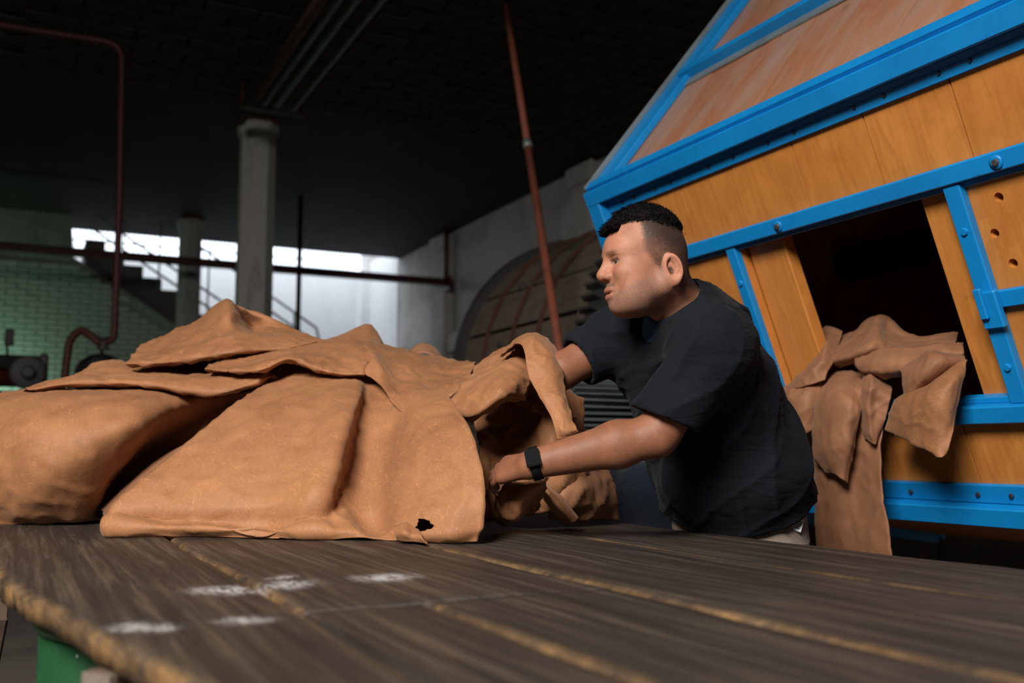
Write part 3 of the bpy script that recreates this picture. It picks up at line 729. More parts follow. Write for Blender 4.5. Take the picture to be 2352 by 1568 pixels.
for y in (-.1, 3.4):
    for x in (.42, 1.36): box('leg', (x-.045, y-.045, 0), (x+.045, y+.045, .775), M['darkwood'], wt, .004)
# diagonal bearer whose sawn end shows below the plank
ba = np.array([.092, 1.195, 0]); bd = np.array([math.cos(.62), math.sin(.62), 0]); bn_ = np.array([-bd[1], bd[0], 0])
P = [ba + bd*s + bn_*wd + np.array([0,0,z]) for z in (.815, .860) for (s, wd) in ((0,-.024),(.30,-.024),(.30,.024),(0,.024))]
db = bm_obj('brace', bevel(hexa(P), .004), M['darkwood'], wt)
P = [ba + bd*s + bn_*wd + np.array([0,0,z]) for z in (.8165, .8585) for (s, wd) in ((-.002,-.022),(.001,-.022),(.001,.022),(-.002,.022))]
bm_obj('sawn_end', hexa(P), M['paleend'], db)
# green barrel supporting the table
gx, gy = 0.33, 1.66
gb = empty('steel_barrel', (gx, gy, 0), 'green painted steel barrel with chipped paint supporting the worktable', 'barrel')
lathe('barrel_shell', [(0,.26),(0,.285),(.02,.288),(.28,.286),(.29,.292),(.30,.295),(.31,.292),(.32,.286),(.56,.286),(.57,.292),(.58,.295),(.59,.292),(.60,.286),(.84,.286)], (gx, gy, 0), (0,0,1), M['greenpaint'], gb, 48)
lathe('barrel_rim', [(.835,.284),(.838,.293),(.852,.295),(.858,.290),(.858,.27),(.845,.27)], (gx, gy, 0), (0,0,1), M['greenpaint'], gb, 48)
chip_me = bpy.data.meshes.new('paint_chip'); 
r2 = random.Random(3); V = []; Fs = []
for k in range(110):
    a = r2.uniform(2.6, 5.2); z = r2.uniform(.35, .83); s = r2.choice((.0008,.0012,.0012,.002,.003)); b0 = len(V)
    for m_ in range(6):
        q = m_*math.pi/3+r2.uniform(-.3,.3); rr = s*r2.uniform(.5,1.3); aa = a + rr*math.cos(q)/.287
        V.append((gx+.2885*math.cos(aa), gy+.2885*math.sin(aa), z+rr*math.sin(q)))
    Fs.append(tuple(range(b0, b0+6)))
o = mesh_obj('paint_chips', V, Fs, M['tagwhite'], gb); o['kind'] = 'stuff'
# loose timber under the table edge
def loose(name, p, q, wd, th, mat, label, cat):
    p = np.array(p); q = np.array(q); d = q-p; d, u, v = frame_axes(d)
    P = [p+u*a*wd/2+v*b*th/2 for (a, b) in ((-1,-1),(1,-1),(1,1),(-1,1))] + [q+u*a*wd/2+v*b*th/2 for (a, b) in ((-1,-1),(1,-1),(1,1),(-1,1))]
    return tag(bm_obj(name, bevel(hexa(P), .004), mat), label, cat)
loose('timber_post', (-.12, 2.55, 0.0), (-.02, 2.25, .80), .12, .05, M['darkwood'], 'dark timber post leaning under the table beside the green barrel', 'post')
pal = empty('wooden_pallet', (-.55, 3.0, 0), 'low wooden pallet on the floor under the table corner', 'pallet')
for k in range(6): box('deck_slat', (-1.0+k*.165, 2.6, .10), (-1.0+k*.165+.12, 3.5, .122), M['darkwood'], pal, .003)
for y in (2.64, 3.0, 3.4): box('bearer', (-1.0, y, 0), (-.04, y+.08, .10), M['darkwood'], pal, .003)
# ---------------------------------------------------------------- leather hides
def cr(p0, p1, p2, p3, t):
    return 0.5*((2*p1) + (-p0+p2)*t + (2*p0-5*p1+4*p2-p3)*t*t + (-p0+3*p1-3*p2+p3)*t**3)
def cr_line(A, sub):
    """A: (n,...) control rows -> Catmull-Rom samples"""
    n = len(A); out = []
    for i in range(n-1):
        p1, p2 = A[i], A[i+1]; p0 = A[i-1] if i > 0 else 2*p1-p2; p3 = A[i+2] if i+2 < n else 2*p2-p1
        for s in range(sub): out.append(cr(p0, p1, p2, p3, s/sub))
    out.append(A[-1]); return np.array(out)
def resample(row, n):
    row = np.array(row, float); d = np.r_[0, np.cumsum(np.linalg.norm(np.diff(row, axis=0), axis=1))]; t = np.linspace(0, d[-1], n)
    return np.stack([np.interp(t, d, row[:, k]) for k in range(row.shape[1])], -1)
def sheet(name, rows, label, mat='hide', mode='D', sub=9, thick=.0032, wr=1.0, seed=0, hole=None, group='hides piled on the worktable', zmin=None, ncol=None, dz=0.0, crease=0.0, radial=None):
    if ncol: rows = [resample(r, ncol) for r in rows]
    f = {'D': PD, 'X': PX, 'Y': PY, 'W': None}[mode]
    if mode == 'W': A = np.array(rows, float)
    else: A = np.array([[f(p[0], p[1], p[2]+dz) for p in r] for r in rows])
    G = cr_line(A, sub); G = np.swapaxes(cr_line(np.swapaxes(G, 0, 1), sub), 0, 1)
    nu, nv = G.shape[:2]
    du = np.gradient(G, axis=0); dv = np.gradient(G, axis=1); nn = np.cross(du, dv); nn /= (np.linalg.norm(nn, axis=2, keepdims=True)+1e-9)
    for i in range(nu):
        for j in range(nv):
            p = G[i, j]; q = (p[0]*7+seed, p[1]*7, p[2]*7)
            rdg = 1-abs(mn.noise((p[0]*13-seed, p[1]*13, p[2]*13+seed)))
            h = .0075*mn.noise((q[0]*.7, q[1]*.7, q[2]*.7)) + .0016*mn.noise((p[0]*22, p[1]*22+seed, p[2]*22)) + .006*(rdg**6-.3)
            h *= wr
            if crease:
                h += crease*((1-abs(mn.noise((p[0]*9+seed*3, p[1]*9, p[2]*5))))**8-.2) + crease*.6*((1-abs(mn.noise((p[0]*17, p[1]*17+seed, p[2]*9))))**7-.2)
            if radial:
                v_ = i/(nu-1); u_ = j/(nv-1); h += radial[0]*v_*math.sin(math.pi*v_)**.5*sum(a_*math.sin(2*math.pi*f_*u_+ph) for a_, f_, ph in radial[1])
            G[i, j] = p + nn[i, j]*h
            if i in (0, nu-1) or j in (0, nv-1):
                G[i, j] += (dv[i, j]+du[i, j])*.22*mn.noise((p[0]*35, p[1]*35, p[2]*35+seed))
    if zmin is not None: G[..., 2] = np.maximum(G[..., 2], zmin)
    V = G.reshape(-1, 3); Fs = []
    pix = proj(V) if hole is not None else None; gone = set()
    def hole_r(th): return 1 + .16*math.sin(3*th+1) + .10*math.sin(5*th) + .08*math.sin(9*th+2)
    def in_hole(c):
        dx, dy = (c[0]-hole[0])/hole[2], (c[1]-hole[1])/hole[3]; return math.hypot(dx, dy) < hole_r(math.atan2(dy, dx))
    for i in range(nu-1):
        for j in range(nv-1):
            a = i*nv+j; q = (a, a+1, a+nv+1, a+nv)
            if hole is not None:
                c = pix[list(q)].mean(0)
                if in_hole(c): gone.update(q); continue
            Fs.append(q)
    if hole is not None:
        V = V.copy(); keep = set(k for f_ in Fs for k in f_)
        for k in gone & keep:
            dx, dy = (pix[k][0]-hole[0])/hole[2], (pix[k][1]-hole[1])/hole[3]; th = math.atan2(dy, dx); r_ = hole_r(th)
            V[k] = PD(hole[0]+hole[2]*r_*math.cos(th), hole[1]+hole[3]*r_*math.sin(th), float((V[k]-C0)@Fh))
    o = mesh_obj(name, V, Fs, M[mat], None, True)
    s = o.modifiers.new('thickness', 'SOLIDIFY'); s.thickness = thick; s.offset = 0
    return tag(o, label, 'hide', group)

# mound hidden inside the pile
def mound(cx, cy, rx, ry, h, label, seed):
    rows = []
    for i in range(9):
        r = []
        for j in range(9):
            u = (i-4)/4; v = (j-4)/4; rr = math.hypot(u, v)
            z = TZ+.006 + h*max(0, 1-rr**2*.92)**.8 + .02*mn.noise((u*2+seed, v*2, 3))*(1-min(1, rr))
            r.append((cx+u*rx, cy+v*ry, max(z, TZ+.006)))
        rows.append(r)
    sheet('leather_hide', rows, label, 'hide2', 'W', 5, wr=.6, seed=seed, zmin=TZ+.005)
mound(.72, 2.95, .50, .36, .28, 'crumpled hide buried in the middle of the pile', 3)

mound(.72, 3.36, .62, .33, .55, 'bunched hide propping up the back of the pile', 8)
# big front hide draped down to the table
sheet('leather_hide', [
 [(598,885,2.86),(680,856,2.87),(755,846,2.87),(818,852,2.86),(850,858,2.88),(905,868,2.85),(980,890,2.72),(1022,905,2.60)],
 [(530,935,2.68),(640,918,2.67),(735,908,2.65),(815,912,2.63),(842,912,2.73),(905,915,2.70),(985,925,2.52),(1052,940,2.42)],
 [(438,1012,2.54),(560,1000,2.515),(690,990,2.49),(790,985,2.46),(822,985,2.57),(900,990,2.545),(985,985,2.38),(1086,1000,2.28)],
 [(345,1092,2.43),(480,1090,2.405),(640,1085,2.375),(763,1080,2.345),(796,1085,2.46),(880,1090,2.43),(988,1085,2.28),(1106,1085,2.19)],
 [(270,1158,2.355),(420,1160,2.34),(600,1152,2.31),(742,1140,2.28),(780,1135,2.37),(872,1150,2.35),(1000,1150,2.20),(1112,1150,2.15)],
 [(250,1186,2.345),(420,1200,2.335),(590,1203,2.305),(728,1196,2.275),(790,1192,2.29),(880,1203,2.30),(1000,1195,2.165),(1110,1190,2.14)],
 [(236,1206,2.315),(420,1211,2.285),(590,1215,2.255),(735,1217,2.235),(812,1216,2.235),(890,1224,2.24),(1002,1225,2.14),(1106,1218,2.13)],
 [(240,1234,2.31),(420,1229,2.30),(590,1236,2.27),(735,1239,2.24),(822,1234,2.225),(900,1240,2.215),(1003,1244,2.15),(1097,1243,2.14)]],
 'large tan hide draped down to the planks, with a torn hole near its hem', sub=13, seed=1, hole=(974,1206,19,14), zmin=TZ+.004, wr=.6, crease=.004, radial=(.020, [(1.0, 2.6, .4), (.6, 5.3, 1.0)]))
# torn lip curling below the hole
sheet('leather_hide', [
 [(900,1212,2.20),(925,1203,2.18),(945,1208,2.17),(962,1216,2.16)],
 [(908,1226,2.16),(928,1222,2.14),(948,1228,2.14),(970,1232,2.13)],
 [(912,1240,2.17),(930,1243,2.15),(952,1243,2.14),(985,1246,2.13)]], 'small curled scrap at the torn hem of the large front hide', seed=2, zmin=TZ+.004, wr=.7)
# left hide
sheet('leather_hide', [
 [(-150,925,3.02),(-60,912,3.02),(60,893,3.04),(200,890,3.04),(330,886,3.02),(430,893,3.02),(540,900,3.06),(640,885,3.08)],
 [(-150,945,2.84),(-60,935,2.83),(60,912,2.80),(200,908,2.79),(330,908,2.81),(425,914,2.88),(510,916,3.02),(600,900,3.10)],
 [(-150,1000,2.68),(-60,990,2.67),(60,975,2.62),(195,972,2.61),(310,968,2.66),(398,960,2.83),(475,952,3.04),(560,935,3.12)],
 [(-150,1070,2.64),(-60,1065,2.63),(60,1050,2.58),(170,1048,2.57),(262,1042,2.66),(335,1030,2.84),(410,1015,3.04),(500,990,3.10)],
 [(-150,1140,2.67),(-60,1135,2.65),(45,1125,2.60),(140,1122,2.60),(212,1115,2.67),(270,1102,2.81),(335,1085,2.96),(430,1055,3.02)],
 [(-150,1195,2.72),(-60,1188,2.70),(35,1180,2.655),(120,1177,2.655),(190,1172,2.70),(243,1160,2.80),(300,1145,2.88),(370,1120,2.94)],
 [(-150,1222,2.75),(-60,1212,2.74),(30,1203,2.71),(120,1199,2.71),(190,1196,2.72),(240,1190,2.76),(295,1182,2.80),(350,1165,2.86)]],
 'broad smooth tan hide bulging at the end of the pile nearest the green wall', seed=4, sub=10, wr=.8, crease=.003, radial=(.022, [(1.0, 1.7, 2.2), (.5, 3.6, .5)]))
# rolled strip above it
sheet('leather_hide', [
 [(75,902,3.02),(160,884,3.04),(300,876,3.04),(430,876,3.02),(540,874,3.0),(612,870,2.96),(640,866,2.92)],
 [(52,894,2.97),(150,866,2.99),(290,858,2.99),(430,860,2.97),(540,856,2.94),(605,855,2.90),(632,860,2.88)],
 [(58,892,2.93),(158,870,2.93),(298,863,2.92),(430,870,2.88),(535,868,2.86),(600,862,2.86),(626,862,2.86)],
 [(66,893,2.905),(165,877,2.89),(305,874,2.87),(432,888,2.83),(525,893,2.81),(590,876,2.83),(622,864,2.85)],
 [(76,896,2.90),(170,883,2.89),(320,883,2.86),(440,903,2.83),(505,907,2.82),(575,888,2.84),(622,866,2.86)],
 [(90,898,2.93),(180,886,2.93),(330,886,2.91),(445,903,2.90),(510,905,2.90),(570,890,2.90),(620,868,2.88)]],
 'narrow hide rolled along the top of the broad end hide', seed=5, crease=.006, wr=.6)
sheet('leather_hide', [
 [(175,861,3.16),(240,831,3.2),(330,836,3.2),(440,842,3.18),(530,842,3.14),(600,846,3.1)],
 [(160,868,3.10),(230,845,3.12),(330,848,3.1),(440,852,3.08),(530,852,3.04),(600,854,3.02)],
 [(145,880,3.06),(240,868,3.04),(335,866,3.02),(440,868,3.0),(530,864,2.98),(600,862,2.96)],
 [(150,892,3.06),(240,885,3.04),(335,884,3.02),(440,884,3.0),(530,880,2.98),(600,878,2.96)]],
 'pale flat hide showing behind the rolled strip', seed=6, crease=.006, wr=.7)
# upper hide with the pointed peak
sheet('leather_hide', [
 [(345,850,3.42),(410,840,3.45),(465,835,3.45),(515,820,3.45),(565,820,3.45),(650,830,3.42),(720,835,3.38),(790,840,3.3)],
 [(332,792,3.22),(400,764,3.25),(457,741,3.26),(513,700,3.26),(556,709,3.26),(645,746,3.26),(715,774,3.22),(780,790,3.16)],
 [(312,806,3.12),(392,782,3.12),(468,757,3.13),(530,712,3.10),(570,748,3.32),(632,756,3.20),(705,779,3.15),(765,788,3.12)],
 [(303,818,3.06),(388,800,3.04),(470,782,3.04),(532,752,3.04),(585,768,3.14),(645,768,3.06),(705,781,3.08),(752,788,3.08)],
 [(295,828,3.02),(380,814,2.98),(465,797,2.95),(540,776,2.97),(590,769,3.00),(648,776,3.01),(702,784,3.03),(742,789,3.05)],
 [(288,836,3.0),(360,836,2.95),(440,826,2.90),(525,811,2.89),(585,804,2.92),(640,803,2.94),(690,794,2.98),(722,784,3.02)],
 [(300,842,3.06),(370,842,3.04),(445,830,3.02),(528,814,3.01),(588,807,3.02),(640,806,3.03),(685,797,3.04),(715,788,3.06)]],
 'hide rising to a pointed peak at the top of the pile', seed=7, crease=.006, wr=.9)
# middle flap
sheet('leather_hide', [
 [(550,812,3.10),(605,812,3.1),(660,806,3.1),(725,788,3.10),(775,782,3.1),(820,782,3.08),(862,800,3.02)],
 [(545,806,3.02),(602,809,3.01),(660,802,3.0),(722,787,3.03),(775,786,3.03),(820,788,3.01),(858,808,2.98)],
 [(505,827,2.93),(570,826,2.91),(645,812,2.89),(712,810,2.90),(770,814,2.89),(820,820,2.87),(850,826,2.86)],
 [(478,842,2.88),(535,846,2.84),(608,836,2.81),(668,818,2.80),(725,834,2.79),(782,846,2.78),(838,848,2.78)],
 [(472,848,2.87),(530,853,2.83),(598,851,2.79),(664,825,2.78),(720,845,2.755),(782,860,2.75),(838,861,2.76)],
 [(490,852,2.93),(535,855,2.90),(600,853,2.87),(664,829,2.87),(722,848,2.86),(782,862,2.85),(835,864,2.84)]],
 'flap of tan hide arching over a dark gap in the middle of the pile', seed=8, crease=.006, wr=.8)
sheet('leather_hide', [
 [(735,830,3.5),(790,825,3.52),(845,820,3.52),(880,830,3.5),(910,840,3.45)],
 [(752,782,3.36),(800,764,3.38),(843,746,3.38),(866,764,3.36),(884,797,3.32)],
 [(762,790,3.24),(800,780,3.24),(838,770,3.24),(862,780,3.24),(882,800,3.22)],
 [(765,796,3.14),(800,796,3.14),(835,796,3.14),(865,800,3.14),(885,808,3.14)]],
 'triangular hide corner standing up at the back of the pile', seed=9, wr=.5)
# ridge fold between middle flap and the upper hide facing the worker
sheet('leather_hide', [
 [(816,786,3.10),(835,783,3.12),(880,792,3.16),(945,806,3.18),(1010,822,3.16),(1065,829,3.1),(1094,830,3.04)],
 [(822,792,3.02),(843,792,3.0),(885,806,3.0),(950,818,3.0),(1012,832,2.98),(1062,836,2.96),(1092,833,2.94)],
 [(832,806,2.93),(856,808,2.88),(892,832,2.88),(955,848,2.87),(1010,856,2.86),(1056,856,2.86),(1087,845,2.86)],
 [(838,826,2.86),(864,832,2.79),(902,868,2.78),(955,888,2.75),(1004,888,2.74),(1045,880,2.76),(1080,868,2.78)],
 [(840,846,2.80),(870,866,2.73),(905,905,2.68),(948,930,2.62),(988,925,2.62),(1028,906,2.66),(1074,889,2.70)],
 [(838,858,2.77),(868,880,2.71),(898,922,2.64),(930,958,2.56),(958,972,2.53),(1000,945,2.58),(1030,905,2.66)]],
 'tan hide sloping toward the worker, its tip hanging over the front hide', seed=10, crease=.006, wr=1.0)
sheet('leather_hide', [
 [(930,815,3.42),(950,800,3.42),(972,795,3.42),(995,803,3.42),(1012,820,3.4)],
 [(925,822,3.34),(948,800,3.30),(972,789,3.30),(998,800,3.30),(1018,822,3.32)],
 [(925,835,3.24),(948,818,3.20),(972,810,3.20),(998,818,3.20),(1018,838,3.22)]],
 'small rounded brown hide bump peeking over the sloping hide', 'hide2', seed=11, wr=.4)
# hide the worker is gathering
sheet('leather_hide', [
 [(1084,858,2.90),(1120,840,2.92),(1165,818,2.92),(1200,800,2.86),(1222,800,2.78)],
 [(1090,846,2.80),(1124,822,2.80),(1165,800,2.80),(1198,786,2.74),(1218,800,2.68)],
 [(1085,858,2.70),(1122,836,2.68),(1163,824,2.66),(1196,818,2.62),(1214,826,2.60)],
 [(1066,880,2.60),(1112,862,2.55),(1155,846,2.52),(1192,842,2.52),(1214,850,2.54)],
 [(1048,905,2.54),(1098,895,2.45),(1148,876,2.42),(1188,872,2.44),(1213,875,2.50)],
 [(1034,925,2.52),(1080,930,2.42),(1128,908,2.38),(1172,893,2.40),(1212,893,2.48)],
 [(1032,935,2.54),(1072,958,2.42),(1112,943,2.38),(1155,917,2.40),(1208,910,2.48)],
 [(1045,940,2.62),(1080,962,2.52),(1118,947,2.48),(1160,922,2.50),(1208,918,2.54)]],
 'bulging folded hide being pushed up by the worker', seed=12, crease=.006, wr=1.0, dz=-.02)
sheet('leather_hide', [
 [(1150,822,2.62),(1175,806,2.66),(1200,800,2.68),(1230,800,2.70)],
 [(1172,798,2.52),(1196,774,2.56),(1228,772,2.58),(1255,786,2.60)],
 [(1196,790,2.42),(1224,779,2.42),(1256,788,2.43),(1279,812,2.47)],
 [(1206,815,2.35),(1234,814,2.345),(1266,818,2.355),(1288,842,2.39)],
 [(1213,862,2.32),(1238,862,2.31),(1272,862,2.315),(1297,880,2.34)],
 [(1236,905,2.29),(1254,905,2.28),(1282,905,2.285),(1304,925,2.30)],
 [(1262,948,2.262),(1275,948,2.252),(1296,948,2.252),(1312,962,2.265)],
 [(1274,985,2.235),(1288,985,2.225),(1305,985,2.222),(1324,984,2.232)],
 [(1279,1010,2.235),(1292,1008,2.23),(1308,1002,2.23),(1328,990,2.235)]],
 'hanging fold of hide falling onto the worker\'s outstretched forearm', seed=13, crease=.006, wr=.6)
# dark hides beneath his arms
sheet('leather_hide', [
 [(1090,880,2.86),(1150,850,2.90),(1215,850,2.90),(1290,880,2.86),(1340,930,2.82)],
 [(1085,940,2.74),(1150,920,2.78),(1215,915,2.78),(1285,940,2.72),(1345,985,2.72)],
 [(1095,1000,2.60),(1150,975,2.66),(1215,965,2.66),(1275,985,2.60),(1345,1030,2.64)],
 [(1100,1060,2.52),(1155,1040,2.60),(1220,1030,2.60),(1280,1050,2.56),(1350,1080,2.62)],
 [(1100,1120,2.46),(1155,1110,2.55),(1220,1100,2.56),(1290,1110,2.56),(1360,1125,2.64)],
 [(1100,1200,2.46),(1155,1190,2.55),(1220,1180,2.58),(1290,1170,2.62),(1365,1165,2.68)]],
 'shadowed hide behind the worker\'s hands', 'hide', seed=14, crease=.012, wr=1.4)
sheet('leather_hide', [
 [(1110,1128,2.44),(1150,1118,2.40),(1200,1108,2.36),(1250,1098,2.36),(1262,1096,2.40)],
 [(1120,1160,2.40),(1160,1150,2.34),(1205,1135,2.31),(1240,1118,2.33),(1258,1110,2.38)],
 [(1130,1190,2.42),(1165,1182,2.35),(1196,1172,2.33),(1225,1150,2.38),(1250,1135,2.46)],
 [(1150,1203,2.46),(1172,1202,2.40),(1188,1195,2.38),(1215,1180,2.46),(1240,1170,2.54)]],
 'crumpled end of hide below the wristwatch', seed=15, crease=.012, wr=1.2, zmin=TZ+.005)
sheet('leather_hide', [
 [(1230,1085,2.62),(1290,1070,2.66),(1350,1060,2.70),(1385,1066,2.74)],
 [(1245,1120,2.58),(1300,1105,2.58),(1365,1095,2.64),(1405,1105,2.72)],
 [(1255,1160,2.60),(1310,1150,2.58),(1375,1145,2.64),(1418,1150,2.74)],
 [(1262,1190,2.66),(1315,1190,2.64),(1380,1192,2.70),(1424,1195,2.80)]],
 'dark brown hide slumped at the far table edge before the worker', 'hide2', seed=16, crease=.012, wr=1.2, zmin=TZ+.005)
sheet('leather_hide', [
 [(1235,1100,2.52),(1262,1118,2.50),(1295,1150,2.48),(1330,1192,2.50)],
 [(1238,1110,2.46),(1258,1132,2.44),(1286,1165,2.43),(1318,1200,2.46)],
 [(1236,1128,2.50),(1252,1148,2.50),(1272,1176,2.50),(1298,1204,2.52)]],
 'thin fold of hide edge lying under the forearm', seed=17, wr=.5, zmin=TZ+.004)

# ---- hides spilling from the hatch
hg = 'hides spilling from the drum hatch'
def hs(rows, label, seed, mat='hide2', wr=.9, **k): sheet('leather_hide', rows, label, mat, 'X', 11, wr=wr, seed=seed, group=hg, crease=.004, **k)
hs([[(1880,850,2.40),(1925,838,2.40),(1975,842,2.40),(2030,862,2.40)],
    [(1874,905,2.27),(1920,892,2.25),(1978,900,2.25),(2030,915,2.27)],
    [(1872,980,2.27),(1918,972,2.25),(1974,990,2.275),(2028,990,2.27)],
    [(1872,1060,2.28),(1918,1060,2.26),(1972,1065,2.29),(2024,1062,2.27)],
    [(1872,1150,2.28),(1920,1150,2.265),(1974,1150,2.29),(2030,1145,2.275)],
    [(1874,1240,2.28),(1922,1240,2.27),(1980,1240,2.285),(2045,1235,2.28)],
    [(1876,1360,2.29),(1925,1360,2.28),(1985,1360,2.29),(2058,1355,2.29)]], 'long tail of hide hanging from the hatch down behind the table', 21)
hs([[(1890,870,2.32),(1930,852,2.32),(1965,858,2.32),(1990,885,2.32)],
    [(1876,925,2.23),(1918,905,2.205),(1955,915,2.21),(1978,940,2.24)],
    [(1868,990,2.23),(1910,985,2.19),(1948,985,2.20),(1965,1000,2.24)],
    [(1870,1045,2.235),(1908,1050,2.20),(1938,1060,2.21),(1955,1065,2.24)],
    [(1900,1085,2.24),(1920,1090,2.215),(1936,1100,2.22),(1944,1110,2.24)]], 'tongue shaped hide in front of the hanging tail', 22)
hs([[(1800,890,2.26),(1830,876,2.28),(1862,858,2.30),(1890,850,2.32)],
    [(1797,915,2.23),(1825,905,2.22),(1858,890,2.24),(1885,885,2.27)],
    [(1800,950,2.23),(1826,945,2.205),(1855,930,2.22),(1880,930,2.26)],
    [(1830,1004,2.25),(1845,1000,2.23),(1862,990,2.24),(1880,985,2.27)]], 'short flap of hide next to the worker\'s back', 23)
hs([[(1862,772,2.46),(1882,760,2.46),(1900,751,2.46),(1935,762,2.48)],
    [(1878,800,2.36),(1888,790,2.34),(1900,790,2.33),(1925,800,2.38)],
    [(1862,830,2.30),(1876,826,2.27),(1890,825,2.26),(1915,830,2.30)],
    [(1830,865,2.28),(1850,862,2.245),(1870,858,2.24),(1900,855,2.27)],
    [(1802,890,2.26),(1830,890,2.23),(1862,882,2.23),(1895,872,2.26)]], 'twisted hide strip folding over the left hatch jamb', 24)
hs([[(1900,830,2.60),(1960,830,2.62),(2010,820,2.62),(2060,830,2.62),(2110,840,2.62),(2200,830,2.60)],
    [(1900,790,2.52),(1958,768,2.54),(2008,732,2.54),(2052,738,2.54),(2098,775,2.54),(2200,768,2.52)],
    [(1905,800,2.44),(1962,776,2.43),(2012,742,2.42),(2040,755,2.47),(2092,782,2.46),(2198,772,2.46)],
    [(1908,815,2.36),(1958,798,2.33),(2008,775,2.32),(2045,785,2.38),(2095,795,2.40),(2195,785,2.40)],
    [(1912,828,2.31),(1950,818,2.28),(2000,800,2.28),(2040,805,2.34),(2090,812,2.37),(2190,800,2.38)],
    [(1925,842,2.34),(1960,835,2.32),(2000,822,2.33),(2040,825,2.38),(2090,830,2.42),(2185,820,2.42)]], 'heaped hide with a raised peak inside the open hatch', 25)
hs([[(1965,812,2.42),(2020,800,2.44),(2090,800,2.44),(2150,795,2.44),(2215,795,2.44)],
    [(1970,806,2.33),(2025,798,2.32),(2092,795,2.33),(2150,790,2.34),(2212,790,2.38)],
    [(1962,830,2.27),(2020,822,2.25),(2090,818,2.27),(2150,805,2.30),(2214,800,2.35)],
    [(1972,852,2.27),(2022,852,2.245),(2088,845,2.26),(2150,822,2.29),(2214,812,2.34)],
    [(2000,862,2.31),(2032,868,2.28),(2085,860,2.29),(2150,838,2.32),(2214,822,2.36)]], 'thick rolled hide lying across the hatch sill', 26)
hs([[(2045,860,2.33),(2090,832,2.33),(2125,812,2.32),(2160,808,2.34),(2212,816,2.38)],
    [(2062,850,2.26),(2100,832,2.24),(2140,812,2.235),(2175,815,2.27),(2214,822,2.33)],
    [(2075,862,2.235),(2105,855,2.21),(2145,838,2.21),(2180,832,2.25),(2216,828,2.31)],
    [(2078,900,2.24),(2092,905,2.22),(2115,885,2.22),(2160,862,2.25),(2205,842,2.30)],
    [(2080,930,2.25),(2090,938,2.24),(2110,910,2.25),(2150,880,2.28),(2195,855,2.32)]], 'creased hide folded over the large pointed flap', 27)
hs([[(2110,890,2.28),(2140,872,2.27),(2170,850,2.27),(2200,836,2.28),(2222,828,2.30)],
    [(2075,905,2.23),(2115,905,2.19),(2155,885,2.18),(2190,868,2.20),(2214,855,2.25)],
    [(2050,930,2.22),(2095,940,2.175),(2140,930,2.16),(2180,910,2.18),(2206,895,2.23)],
    [(2038,965,2.23),(2080,975,2.185),(2130,975,2.165),(2172,965,2.18),(2196,950,2.22)],
    [(2035,985,2.24),(2072,1003,2.20),(2115,1022,2.175),(2150,1030,2.17),(2182,1020,2.19)],
    [(2040,986,2.25),(2078,1008,2.215),(2118,1030,2.19),(2158,1050,2.17),(2172,1042,2.185)]], 'large pointed flap of hide flaring over the hatch sill', 28, 'hide', .7)
hs([[(1985,850,2.32),(2005,846,2.30),(2025,855,2.32),(2050,880,2.33)],
    [(1978,890,2.25),(1998,880,2.22),(2018,892,2.24),(2048,905,2.27)],
    [(1972,935,2.25),(1992,925,2.215),(2012,930,2.24),(2040,935,2.26)],
    [(1978,985,2.26),(1996,990,2.23),(2012,985,2.24),(2032,970,2.26)],
    [(1985,1005,2.27),(2000,1018,2.245),(2012,1020,2.25),(2018,1010,2.26)]], 'small rolled hide end between the tongue and the pointed flap', 29, 'hide2', .8)
